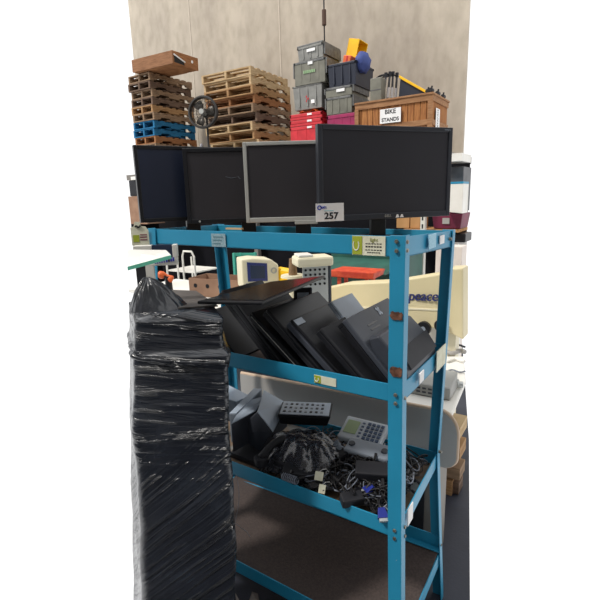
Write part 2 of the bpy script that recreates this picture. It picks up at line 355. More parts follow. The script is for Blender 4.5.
# ------------------------------------------------------------------ monitors on the top tier
def monitor(px, pytop, pybot, dep, beta, w, label, bz=.016, bzb=None, bm=M_bez, sm=M_screen, stand_f=.5, neck=M_blk, dirpx=None, logo=None, foot_w=.2):
    bzb = bzb or bz
    tl = atD(px, pytop, dep); bl = atD(px, pybot, dep); h = tl.z-bl.z
    xd = (FH*math.cos(rad(beta))+R0*math.sin(rad(beta))).normalized(); nrm = xd.cross(V((0, 0, 1)))      # points to the viewer
    if nrm.dot(CC-tl) < 0: nrm = -nrm
    base = V((bl.x, bl.y, 0))+xd*w*stand_f-nrm*.06; base.z = ZT
    zb = bl.z-ZT
    M = frame(base, xd, -nrm, (0, 0, 1))
    t = thing('monitor', label, 'monitor', M, None)
    x0, x1 = -w*stand_f, w*(1-stand_f); y0 = -.06
    b = MB(); yb = y0+.022
    b.box((x0, y0, zb), (x0+bz, yb, zb+h)); b.box((x1-bz, y0, zb), (x1, yb, zb+h)); b.box((x0+bz, y0, zb), (x1-bz, yb, zb+bzb)); b.box((x0+bz, y0, zb+h-bz), (x1-bz, yb, zb+h))
    b.build('bezel', bm, t, bev=.002)
    MB().box((x0+bz-.001, y0+.004, zb+bzb-.001), (x1-bz+.001, yb, zb+h-bz+.001)).build('screen', sm, t)
    hs = MB(); hs.hexa([(x0+.004, yb, zb+.004), (x1-.004, yb, zb+.004), (x1-.06, yb+.022, zb+.05), (x0+.06, yb+.022, zb+.05)], [(x0+.004, yb, zb+h-.004), (x1-.004, yb, zb+h-.004), (x1-.06, yb+.022, zb+h-.05), (x0+.06, yb+.022, zb+h-.05)])
    hs.build('rear_housing', M_blk, t, bev=.003)
    s = MB(); s.box((-.028, yb+.012, .012), (.028, yb+.030, zb+h*.55)); s.build('stand_neck', neck, t, bev=.003)
    f = MB(); n = 24; f.prism([(foot_w/2*math.cos(2*math.pi*k/n), .0+.075*math.sin(2*math.pi*k/n), .001) for k in range(n)], (0, 0, .011)); f.build('foot', neck, t, bev=.002)
    return t, M, zb, h, x0, x1, y0
m4 = monitor(319.5, 123.5, 222, 1.47, 70, .495, 'large charcoal widescreen monitor with white lot label 257 on its corner', .0155, .019, stand_f=.47)
t, M, zb, h, x0, x1, y0 = m4
text('maker_mark', 'DELL', .011, T((x0+x1)/2, y0-.0002, zb+.0095)@TF, M_silver, t)
for k in (0, 1):
    cx = (x0+x1)/2+.036+.017*k; MB().prism([(cx-.007, y0-.0006, zb+.003), (cx+.007, y0-.0006, zb+.003), (cx+.003, y0-.0006, zb+.013), (cx-.003, y0-.0006, zb+.013)], (0, .001, 0)).build('white_tab', M_paper, t)
MB().box((x1-.034, y0-.0004, zb+h-.009), (x1-.010, y0+.0005, zb+h-.007)).build('corner_mark', M_grey, t)
m3 = monitor(246.5, 142, 223, 1.64, 90, .40, 'silver framed square monitor beside the lot labelled one', .0125, .017, bm=M_silver, sm=M_screenw, stand_f=.5)
t, M, zb, h, x0, x1, y0 = m3
MB().box((x0+.17, y0-.001, zb-.010), (x0+.25, y0+.018, zb+.004)).build('button_strip', M_silver, t, bev=.002)
m2 = monitor(187.8, 148, 224, 1.75, 85, .42, 'black monitor with scuffed screen behind the silver framed one', .015, .016, bm=M_blk, sm=M_screenw, stand_f=.54)
t, M, zb, h, x0, x1, y0 = m2
MB().cyl((x0+.045, y0-.001, zb+.008), (x0+.045, y0+.004, zb+.008), .004, n=12).build('power_button', M_silver, t)
for a, b in (((-.02, .62), (.0, .60)), ((.0, .60), (.02, .61)), ((.025, .62), (.035, .585))):
    p0 = V((x0+.17+a[0], y0+.0035, zb+h*a[1])); p1 = V((x0+.17+b[0], y0+.0035, zb+h*b[1])); MB().tube([p0, p1], .0006, 4).build('scuff', M_grey, t)
m1 = monitor(141, 144.5, 223, 1.72, 60, .42, 'leftmost monitor on the top tier, black with a bluish screen', .013, .015, bm=M_blk, sm=M_screenb, stand_f=.5, foot_w=.15)
# lot label over the corner of the big monitor
t, M, zb, h, x0, x1, y0 = m4
Ml = M@T(x0+.035, y0-.004, zb+.029)
lt = thing('lot_label', 'white card lot label printed 257 on the corner of the big monitor', 'label', Ml)
MB().box((-.048, 0, -.028), (.048, .0012, .028)).build('card', M_paper, lt)
text('lot_number', '257', .028, T(.004, -.0006, -.012)@TF, M_ink, lt, bold=.0008, sx=1.15)
text('heading', 'lote', .013, T(-.022, -.0006, .016)@TF, M_inkb, lt, bold=.0005); MB().ring((-.036, -.001, .015), (0, 1, 0), .004, .0075, .001, 16).build('round_mark', M_inkb, lt)
MB().box((-.02, -.0006, .004), (.012, 0, .006)).build('fine_print', mat('pale_print', '#8fc4cc', .7), lt)
# small wood splinter stick on the top tier
p = atZ(233, 229.5, 1.452)
sp = MB().hexa([p+V((-.035, .0, .0)), p+V((.045, -.008, .0)), p+V((.045, .004, .0)), p+V((-.035, .012, .0))], [p+V((-.035, .0, .006)), p+V((.045, -.008, .006)), p+V((.045, .004, .006)), p+V((-.035, .012, .006))]).build('wooden_stick', M_w[1])
tag(sp, 'short pale wooden stick lying across the top front beam', 'stick')
# hanging tag at rack end
p = atD(140, 236, 1.70); tg = thing('swing_tag', 'cream hanging tag with olive print at the left end of the rack', 'tag', frame(p, R0, FH, (0, 0, 1)))
hw, hh = .032, .034
MB().prism([(-hw, 0, -hh), (hw, 0, -hh), (hw, 0, hh*.6), (hw*.7, 0, hh), (.2*hw, 0, hh*1.05), (.1*hw, 0, hh*1.5), (-.5*hw, 0, hh*1.5), (-.6*hw, 0, hh*1.05), (-hw, 0, hh*.9)], (0, .002, 0)).build('card', M_stick, tg)
MB().box((-hw*.8, -.001, -.022), (-hw*.1, 0, .004)).build('green_block', M_green, tg)
MB().box((.0, -.001, -.016), (hw*.8, 0, -.012)).box((.0, -.001, -.006), (hw*.8, 0, -.002)).box((.0, -.001, .003), (hw*.8, 0, .006)).build('print', M_wine, tg)
MB().tube([(-.014+.02*k/8, -.002, hh+.0+.003*math.sin(k)) for k in range(9)], .003).build('tie', M_blk, tg)
# ------------------------------------------------------------------ middle tier: leaning screens and laptops
def slab(name, label, cat, tpx, bpx, y0, ybpx, thick, m=M_blk, edge=None, parts=None, group=None, zf=None):
    """front long edge runs from pixel tpx down to the shelf along tpx->bpx on plane y=y0; depth to pixel column ybpx"""
    P1 = atY(tpx[0], tpx[1], y0); P2 = atY(bpx[0], bpx[1], y0); zz = (zf or Z1)+.004
    k = (P1.z-zz)/(P1.z-P2.z); P2 = P1+(P2-P1)*k
    up = (P1-P2); L = up.length; up.normalize(); nrm = V((up.z, 0, -up.x))          # upper-right face normal
    if nrm.x < 0: nrm = -nrm
    # y where P1 + t*y reaches ybpx
    lo, hi = y0, 1.2
    for _ in range(40):
        mid = (lo+hi)/2; q = V((P1.x, mid, P1.z))-CC; pxm = 300+CF*q.dot(RT)/q.dot(FW)
        if pxm < ybpx: lo = mid
        else: hi = mid
    D = min(lo, .42)-y0
    M = frame(P2+nrm*0, (0, 1, 0), up, nrm) if False else frame(P2, up, (0, 1, 0), nrm)
    # local: x along slab upward, y depth, z outward normal (up-right)
    if M.to_3x3().determinant() < 0: pass
    t = thing(name, label, cat, M, group)
    return t, L, D
def lap(tpx, bpx, y0, ybpx, thick, label, lidm=M_blk, basem=M_blkm, kind='laptop', group=None):
    t, L, D = slab(kind, label, kind, tpx, bpx, y0, ybpx, thick, group=group)
    if kind == 'laptop':
        MB().box((0, 0, -thick), (L, D, -thick*.42)).build('base', basem, t, bev=.003)
        MB().box((.002, .001, -thick*.36), (L-.001, D-.001, 0)).build('lid', lidm, t, bev=.003)
    else:
        MB().box((0, 0, -thick*.45), (L, D, 0)).build('rear_housing', lidm, t, bev=.004)
        b = MB(); bz = .014; z0, z1 = -thick, -thick*.47
        b.box((0, 0, z0), (bz, D, z1)); b.box((L-bz, 0, z0), (L, D, z1)); b.box((bz, 0, z0), (L-bz, bz, z1)); b.box((bz, D-bz, z0), (L-bz, D, z1)); b.build('bezel', basem, t, bev=.002)
        MB().box((bz, bz, z0+.003), (L-bz, D-bz, z1)).build('screen', M_screen, t)
    return t, L, D
lap((203, 312), (240, 360), .05, 232, .03, 'lowest black laptop at the far left, partly behind the wrapped stack', M_blk, M_blkm)
lap((222, 290), (268, 350), .04, 262, .030, 'black screen leaning at the left end of the middle tier', M_blk, M_blkm, 'monitor')
lap((236, 301), (282, 364), .035, 284, .026, 'second black laptop from the left in the leaning row', M_blkm, M_blk)
t, L, D = lap((251, 312), (300, 366), .03, 300, .026, 'closed black laptop with silver rim lines leaning third from left', M_blk, M_blkm)
MB().box((.02, -.001, -.0128), (L-.01, .001, -.0112)).build('trim', M_silver, t)
t, L, D = lap((267, 309), (322, 371), .028, 318, .03, 'plain black monitor leaning between the two rimmed laptops', M_blk, M_blkm, 'monitor')
t, L, D = lap((291, 319), (345, 379), .03, 338, .034, 'wide black laptop with a small grey hinge cap and rounded edge', M_blk, M_dgrey)
MB().box((L-.03, .004, .0), (L-.008, .05, .0015)).build('hinge_cap', M_grey, t)
t, L, D = lap((321, 328), (353, 365), .012, 345, .030, 'thick black laptop leaning just left of the cross marked screen', M_blkm, M_blk)
t, L, D = lap((345, 319), (392, 378), .045, 388, .038, 'black monitor marked with a pale cross on its back, leaning behind the post', M_dgrey, M_blk, 'monitor')
# pale cross and ventilation slots on its back
for a in (35, -35):
    c = V((L*.90, D*.62, .0006)); d = V((math.cos(rad(a)), math.sin(rad(a)), 0))*.017; n_ = V((-d.y, d.x, 0)).normalized()*.005
    MB().hexa([c-d-n_, c+d-n_, c+d+n_, c-d+n_], [x+V((0, 0, .0008)) for x in (c-d-n_, c+d-n_, c+d+n_, c-d+n_)]).build('pale_cross', M_lgrey, t)
for k in range(2): MB().box((L*.74+.016*k, D*.25, -.0005), (L*.74+.006+.016*k, D*.45, .001)).build('vent_slot', M_gloss, t)
MB().box((.04, .05, 0), (L*.55, D-.05, .014)).build('stand_mount', M_dgrey, t, bev=.004)
# angular stand block at the right end
def wedge():
    y0 = .06; pts = [(370, 326), (391, 308.5), (421, 338), (434, 351), (404, 382)]
    a = atY(370, 326, y0); z0 = Z1+.003
    # profile in the xz plane: leaning thick block
    pr = [(-.082, z0), (-.020, z0), (-.012, 1.055), (-.050, 1.112), (-.102, 1.162), (-.135, 1.150)]
    b = thing('monitor_stand', 'chunky dark grey wedge shaped stand leaning at the right end', 'stand', (-.06, .2, z0))
    MB().prism([(x, y0, z) for x, z in pr], (0, .27, 0)).build('body', M_dgrey, b, True, bev=.006)
    MB().prism([(-.017, y0+.03, 1.062), (-.011, y0+.03, 1.066), (-.047, y0+.03, 1.118), (-.052, y0+.03, 1.114)], (0, .24, 0)).build('ridge', M_blkm, b, True)
wedge()
# flat glossy screen laid over the tops
def flat():
    z = 1.262; A = atZ(197, 301, z); D_ = atZ(262, 302, z); B = atZ(325, 275.5, z); C2 = atZ(270, 281.5, z)
    b = thing('tablet_screen', 'thin glossy dark laptop screen lying flat across the leaning row', 'screen', (A.x+.2, A.y+.1, z-.01))
    quad = [A, D_, B, C2]; dz = V((0, 0, -.010))
    MB().hexa([q+dz for q in quad], quad).build('lid_shell', M_blk, b, True, bev=.003)
    c = sum(quad, V((0, 0, 0)))/4
    q2 = [c+(q-c)*.9+V((0, 0, .0006)) for q in quad]; MB().hexa([q-V((0, 0, .001)) for q in q2], [q+V((0, 0, .0004)) for q in q2]).build('screen', M_gloss, b, True)
    return quad
flat()
# small handheld with a lit face standing between the laptops
p = atY(303, 303, .26); hhd = thing('handheld_terminal', 'small dark handheld unit with a pale display behind the leaning laptops', 'handheld device', frame(p-V((0, 0, .05)), (.8, .5, 0), (-.3, .5, .8), V((.8, .5, 0)).cross(V((-.3, .5, .8)))))
MB().box((-.035, -.02, -.02), (.035, .12, 0)).build('body', M_blkm, hhd, bev=.006)
MB().box((-.022, .045, 0), (.022, .095, .0015)).build('display', M_lgrey, hhd)
# grey-blue glossy laptop back between the last two leaning ones
p = None
t, L, D = lap((331, 301), (360, 340), .17, 352, .02, 'glossy blue grey laptop with bright lid peeping up behind the others', M_lgrey, M_grey)
# ------------------------------------------------------------------ lower tier
def plate(name, label, cat, tri, w_, thick, ma, mb_, z=None):
    pass
def tiltbox(name, label, cat, o, xd, yd, sx, sy, sz, ma, bev=.006, group=None):
    xd = V(xd).normalized(); yd = V(yd); yd = (yd-xd*yd.dot(xd)).normalized(); zd = xd.cross(yd)
    t = thing(name, label, cat, frame(o, xd, yd, zd), group)
    return t
# flat grey desk units standing tilted at the left
def unit(px, py, y, label, sx=.17, sy=.20, sz=.05, lean=48, m=M_lgrey, front=M_dgrey):
    o = atY(px, py, y)       # top front corner
    yd = V((0, 1, 0)); up = V((-math.cos(rad(lean))*1, 0, math.sin(rad(lean)))); nrm = V((math.sin(rad(lean)), 0, math.cos(rad(lean))))
    t = thing('desk_unit', label, 'desk unit', frame(o-up*sx, up, yd, nrm))
    MB().box((0, 0, -sz), (sx, sy, 0)).build('casing', m, t, bev=.006)
    MB().box((.004, -.003, -sz+.004), (sx-.004, .001, -.004)).build('front_plate', front, t, bev=.002)
    MB().cyl((sx*.8, sy*.3, -.001), (sx*.8, sy*.3, .002), .006, n=12).build('button', front, t)
    return t
def unit2(q_top, fdrop, label, m=M_lgrey, front=M_dgrey, z_hint=.75):
    pass
def quadbox(name, label, cat, corners, down, m, m2, parts=True):
    """corners: 4 world points of the upper face (front-left, front-right, back-right, back-left); down: vector to the underside"""
    c = sum(corners, V((0, 0, 0)))/4; b = thing(name, label, cat, c+V(down))
    MB().hexa([q+V(down) for q in corners], corners).build('casing', m2, b, True, bev=.004)
    k = [c+(q-c)*.985+V((0, 0, .001)) for q in corners]
    MB().hexa([q-V((0, 0, .003)) for q in k], [q+V((0, 0, .0012)) for q in k]).build('top_plate', m, b, True, bev=.001)
    return b
def Z(*a): return atZ(*a)
T4, T3, T2, T1 = Z(257.5, 412, .76), Z(273, 432, .70), Z(287, 404, .735), Z(264, 391, .775); B4, B3 = Z(232.5, 432, .66), Z(259, 452.5, .60)
du = thing('desk_unit', 'pale topped desk unit with a big dark front face, propped up nearest the phones', 'desk unit', B3)
MB().hexa([B4, B3, T2-V((0, 0, .10)), T1-V((0, 0, .10))], [T4, T3, T2, T1]).build('casing', M_dgrey, du, True, bev=.004)
TQ = [T4, T3, T2, T1]; MB().hexa([x-V((0, 0, .002)) for x in TQ], [x+V((0, 0, .004)) for x in TQ]).build('top_plate', M_lgrey, du, True)
MB().cyl(T1*.5+T4*.2+T3*.1+T2*.2, T1*.5+T4*.2+T3*.1+T2*.2+V((0, 0, .004)), .004, n=10).build('button', M_dgrey, du, True)
p = Z(262, 405, .745)
quadbox('desk_unit', 'pale grey desk unit with a white sticker, tilted behind the big dark fronted one', 'desk unit', [Z(231, 424, .74), Z(256, 411, .745), Z(266, 396, .765), Z(244, 402, .765)], (-.0, -.0, -.12), M_lgrey, M_dgrey)
quadbox('desk_unit', 'slim pale grey panel unit standing furthest back at the left', 'desk unit', [Z(229, 414, .755), Z(236, 414, .755), Z(262, 389, .78), Z(254, 388.5, .78)], (0, -.0, -.12), M_lgrey, M_grey)
quadbox('desk_unit', 'bluish white flat unit half hidden by the wrapped stack', 'desk unit', [Z(222, 398, .74), Z(236, 402, .73), Z(250, 396, .73), Z(226, 384, .75)], (0, 0, -.1), M_lgrey, M_grey)
quadbox('laptop', 'closed black laptop lying flat at the left front of the lower tier', 'laptop', [Z(230, 453, .605), Z(262, 465, .605), Z(278, 451, .605), Z(244, 436, .605)], (0, 0, -.02), M_blkm, M_blk)
def dphone(label, M, body=M_lgrey, keym=M_key, lcd=M_lcd, handset=True, s=1, wrapm=None):
    t = thing('desk_phone', label, 'telephone', M)
    b = MB(); W, H = .18*s, .21*s
    b.hexa([(-W/2, -H/2, -.03), (W/2, -H/2, -.03), (W/2, H/2, -.045), (-W/2, H/2, -.045)], [(-W/2, -H/2, 0), (W/2, -H/2, 0), (W/2, H/2, .0), (-W/2, H/2, .0)])
    b.build('body', body, t, bev=.006)
    MB().box((-W*.13, H*.12, -.001), (W*.25, H*.42, .002)).build('display', lcd, t)
    for r in range(4):
        for c in range(4):
            x = -W*.10+c*W*.155; y = H*.02-r*H*.125; MB().box((x-.008, y-.008, 0), (x+.008, y+.008, .004)).build('key', keym, t, bev=.0015)
    if handset:
        h = MB(); h.box((-W*.47, -H*.38, .012), (-W*.27, H*.38, .03)); h.build('handset', body, t, bev=.007)
        e = MB(); e.cyl((-W*.37, -H*.36, .0), (-W*.37, -H*.36, .026), .024*s, .02*s, 18); e.build('earpiece', body, t)
        e = MB(); e.cyl((-W*.37, H*.36, .0), (-W*.37, H*.36, .026), .024*s, .02*s, 18); e.build('earpiece', body, t)
    return t
# white phone, facing the camera, tilted
def Mquad(tl, tr, bl):
    x = (tr-tl); yv = (tl-bl); xn = x.normalized(); yn = (yv-xn*yv.dot(xn)).normalized(); zn = xn.cross(yn); c = (tr+bl)/2
    return frame(c, xn, yn, zn), x.length, yv.length
tl, tr, bl = Z(341, 415, .735), Z(381, 424.5, .735), Z(344, 436, .70)
M, w_, h_ = Mquad(tl, tr, bl)
ph = thing('desk_phone', 'white telephone with green display and blue grey keypad, tilted up on the cable heap', 'telephone', M)
MB().hexa([(-w_/2, -h_/2, -.03), (w_/2, -h_/2, -.03), (w_/2, h_/2, -.035), (-w_/2, h_/2, -.035)], [(-w_/2, -h_/2, 0), (w_/2, -h_/2, 0), (w_/2, h_/2, 0), (-w_/2, h_/2, 0)]).build('body', mat('phone_white', '#c6ccd2', .35), ph, bev=.005)
MB().box((-w_*.42, -h_*.25, 0), (-w_*.12, h_*.32, .002)).build('display', M_lcd, ph)
for r in range(5):
    MB().box((-w_*.06, h_*(.30-.15*r)-.003, 0), (-w_*.0, h_*(.30-.15*r)+.003, .002)).build('side_key', M_key, ph)
    for c in range(4):
        x = w_*(.10+.105*c); y = h_*(.32-.16*r); MB().box((x-w_*.037, y-h_*.052, 0), (x+w_*.037, y+h_*.052, .004)).build('key', M_key, ph, bev=.001)
# its handset just in front
tl, tr, bl = Z(345, 436, .705), Z(387, 446, .705), Z(349, 449, .695)
M, w_, h_ = Mquad(tl, tr, bl)
hs = thing('telephone_handset', 'grey handset rest lying directly below the white telephone', 'telephone handset', M)
MB().box((-w_/2, -h_/2, -.018), (w_/2, h_/2, 0)).build('grip', M_grey, hs, bev=.006)
for s in (-1, 1): MB().cyl((s*w_*.38, 0, -.006), (s*w_*.38, 0, .005), .014, .011, 16).build('earpiece', M_dgrey, hs)
# phone in the plastic bag (upper), second below
tl, tr, bl = Z(284, 401, .76), Z(335, 403, .76), Z(275, 415, .752)
M, w_, h_ = Mquad(tl, tr, bl)
ph = thing('desk_phone', 'dark desk telephone with grey top lying uppermost inside the clear bag', 'telephone', M)
MB().hexa([(-w_*.46, -h_/2+.01, -.045), (w_*.42, -h_/2+.01, -.045), (w_*.42, h_/2, -.05), (-w_*.42, h_/2, -.05)], [(-w_/2, -h_/2, 0), (w_/2, -h_/2, 0), (w_/2, h_/2, 0), (-w_/2, h_/2, 0)]).build('body', M_blkm, ph, bev=.006)
MB().box((-w_*.46, -h_*.44, 0), (w_*.46, h_*.44, .003)).build('face_plate', M_lgrey, ph, bev=.001)
for r in range(3):
    for c in range(8):
        x = w_*(-.38+.1*c); y = h_*(.25-.25*r); MB().box((x-.005, y-.005, .003), (x+.005, y+.005, .005)).build('key', M_dgrey if (r+c) % 3 else M_grey, ph)
tl, tr, bl = Z(275, 432, .69), Z(318, 428, .72), Z(270, 450, .655)
M, w_, h_ = Mquad(tl, tr, bl)
ph = thing('desk_phone', 'black desk telephone wrapped in smoky plastic, lying below the uppermost one', 'telephone', M)
MB().box((-w_/2, -h_/2, -.04), (w_/2, h_/2, 0)).build('body', M_blkm, ph, bev=.01)
for r in range(4):
    for c in range(5):
        x = w_*(-.1+.11*c); y = h_*(.3-.2*r); MB().box((x-.006, y-.005, 0), (x+.006, y+.005, .005)).build('key', M_dgrey, ph)
# handset standing diagonal at the left of it
a, b_ = Z(288, 438, .70), Z(261, 458, .655)
hs = thing('telephone_handset', 'black telephone handset lying diagonally below the pale desk units', 'telephone handset', (a+b_)/2-V((0, 0, .02)))
pts = [a+(b_-a)*k/10+V((0, 0, .018*math.sin(math.pi*k/10))) for k in range(11)]
MB().tube(pts, lambda t: .013+.004*abs(t-.5), 12).build('grip', M_blkm, hs, True, smooth=True)
for q in (a, b_): MB().cyl(q+V((0, 0, .006)), q-V((0, 0, .03)), .026, .022, 18).build('earpiece', M_blkm, hs, True, bev=.004)
# smoky plastic bag: crumpled sheet draped over the phones
def crumple(name, label, cat, cx, cy, rx, ry, zf, m, nx=46, ny=40, amp=.012, seed=3, sc=22, group=None):
    mb = MB()
    for j in range(ny+1):
        for i in range(nx+1):
            u = i/nx*2-1; v = j/ny*2-1
            e = .88+.12*noise.noise(V((math.atan2(v, u)*1.5, seed, 0)))
            x = cx+u*rx*e; y = cy+v*ry*e
            z = zf(u, v)+amp*(abs(noise.noise(V((x*sc, y*sc, seed))))*1.6+.6*abs(noise.noise(V((x*sc*2.7, y*sc*2.1, seed+5))))-.4)
            mb.v.append(V((x, y, z)))
    for j in range(ny):
        for i in range(nx):
            a = j*(nx+1)+i; mb.f.append((a, a+1, a+nx+2, a+nx+1))
    o = mb.build(name, m, smooth=True); md = o.modifiers.new('thickness', 'SOLIDIFY'); md.thickness = .0008
    return tag(o, label, cat, group)
pb = Z(300, 430, .73)
crumple('plastic_bag', 'smoky clear plastic bag crumpled over the black telephones', 'plastic bag', pb.x+.03, pb.y-.03, .15, .10, lambda u, v: .722-.045*(u*u)-.08*max(0, -v)**1.5-.02*v*v, M_clear, amp=.02, sc=11)
# ------------------------------------------------------------------ cable heap
def heap_z(x, y): return Z2+.055*math.exp(-((x+.22)**2/.04+(y-.2)**2/.03))+.008
rc = random.Random(11); NC = 170
pal = [(M_cable, 'black')]*13+[(M_cableg, 'grey')]*3
for i in range(NC):
    side = rc.random(); 
    x = rc.uniform(-.50, -.06); y = rc.uniform(.05, .34)
    if i < 26: x = rc.uniform(-.13, -.04); y = rc.uniform(.08, .30)
    n = 26; pts = []; a = rc.uniform(0, 6.28); L = rc.uniform(.008, .017); da = rc.uniform(-.5, .5)
    hz = rc.uniform(.0, .035)
    for k in range(n):
        pts.append(V((x, y, heap_z(x, y)+hz+.014*math.sin(k*.6+i)+.004)))
        a += da+rc.uniform(-.28, .28); x += L*math.cos(a); y += L*math.sin(a)
        if not (-.56 < x < -.032): x = max(-.555, min(-.034, x)); a = math.pi-a
        if not (.03 < y < .385): y = max(.032, min(.383, y)); a = -a
    # smooth
    for _ in range(2): pts = [pts[0]]+[(pts[k-1]+pts[k]*2+pts[k+1])/4 for k in range(1, n-1)]+[pts[-1]]
    m, nm = pal[i % 16]
    o = thing('cable', '%s lead tangled in the heap of cables on the lower tier' % nm, 'cable', pts[0], '%s cables on the lower tier' % nm)
    MB().tube(pts, .0018 if i % 3 else .0026, 6).build('lead', m, o, True, smooth=True)
    d = (pts[-1]-pts[-3]).normalized(); MB().cyl(pts[-1], pts[-1]+d*.022, .004, .0055, 8).build('plug', M_cable if i % 4 else M_blkm, o, True)
# blue video connectors
for k, (px, py) in enumerate(((370, 488), (382, 512))):
    p = Z(px, py, .645 if k == 0 else .632); a = [.9, 2.2][k]
    t = thing('video_cable', ['lead with a blue connector in the middle of the cable heap', 'lead with a blue connector against the front lip by the post'][k], 'cable', frame(p, (math.cos(a), math.sin(a), .5), (-math.sin(a), math.cos(a), 0), V((math.cos(a), math.sin(a), .5)).cross(V((-math.sin(a), math.cos(a), 0)))))
    MB().hexa([(-.02, -.017, -.007), (.012, -.010, -.006), (.012, .010, -.006), (-.02, .017, -.007)], [(-.02, -.017, .007), (.012, -.010, .006), (.012, .010, .006), (-.02, .017, .007)]).build('connector', M_vga, t, bev=.002)
    MB().box((-.029, -.013, -.004), (-.02, .013, .004)).build('plug_shell', M_alu, t)
    MB().tube([(.012+.006*j, .004*math.sin(j*.7), -.0004*j*j) for j in range(12)], .0035, 6).build('lead', M_cable, t)
# power bricks
for k, (px, py, z, a, s) in enumerate(((372, 470, .68, .4, 1.2), (338, 452, .67, -.5, .9), (300, 470, .64, .3, 1.3), (352, 498, .635, .8, .8), (285, 462, .64, -.2, 1))):
    p = Z(px, py, z); t = thing('power_adapter', ['black power brick on top of the heap, nearest the post', 'black power brick just under the phone handset rest', 'black power brick beside the white tag', 'small black power brick low by the front lip', 'black power brick below the diagonal handset'][k], 'power adapter', T(p.x, p.y, p.z)@Matrix.Rotation(a, 4, 'Z')@Matrix.Rotation(.25, 4, 'X'))
    MB().box((-.045*s, -.024*s, -.02), (.045*s, .024*s, .012)).build('body', M_blkm, t, bev=.005)
    MB().cyl((.045*s, 0, -.003), (.065*s, 0, -.003), .006, .004, 10).build('strain_relief', M_blk, t)
# white tags on cables
for k, (px, py, sx) in enumerate(((319, 476, .028), (322, 489, .022))):
    p = Z(px, py, .66-.03*k); t = tag(tiltbox('cable_tag', '', 'tag', p, (.9, .4, -.15), (-.3, .6, .8), 0, 0, 0, None), ['square white tag on the cable heap by a power brick', 'torn off white label low down in the cable heap'][k], 'tag')
    MB().box((-sx/2, -.014, -.001), (sx/2, .014, .001)).build('card', M_stick, t, bev=.0005)
    MB().tube([(0, .014, 0), (.008, .022, .004), (.02, .026, 0), (.03, .02, -.01)], .0008, 5).build('string', M_paper, t)
# translucent small bags
bp_ = Z(345, 452, .67); crumple('plastic_bag', 'small clear silvery bag poking up beside the white telephone', 'plastic bag', bp_.x-.03, bp_.y, .045, .035, lambda u, v: .69-.03*u*u-.03*v*v, mat('clear_bag', '#8a95a3', .2, alpha=.75, bump=.4), 20, 18, .02, 9, 40)
# coiled telephone cord
def coil(a, b, r, turns, tr): return [a+(b-a)*(k/(turns*10))+V((0, math.cos(k*.628)*r, math.sin(k*.628)*r)) for k in range(turns*10+1)]
a, b_ = Z(283, 476, .63), Z(297, 481, .635)
tag(MB().tube(coil(a, b_, .012, 8, .002), .0022, 5).build('coiled_cord', M_cableg, smooth=True), 'pale grey coiled telephone cord behind the lower front lip', 'cord')
# thin string hanging below the lower beam
s0 = atY(238, 476, -.004); pts = [atY(236+3*math.sin(k*.5), 474+7*k, -.008) for k in range(8)]+[atY(244+3*k, 527+5*k, -.01) for k in range(1, 3)]
tag(MB().tube(pts, .0009, 5).build('string', M_cableg, smooth=True), 'thin grey string hanging from the lower front beam', 'string')
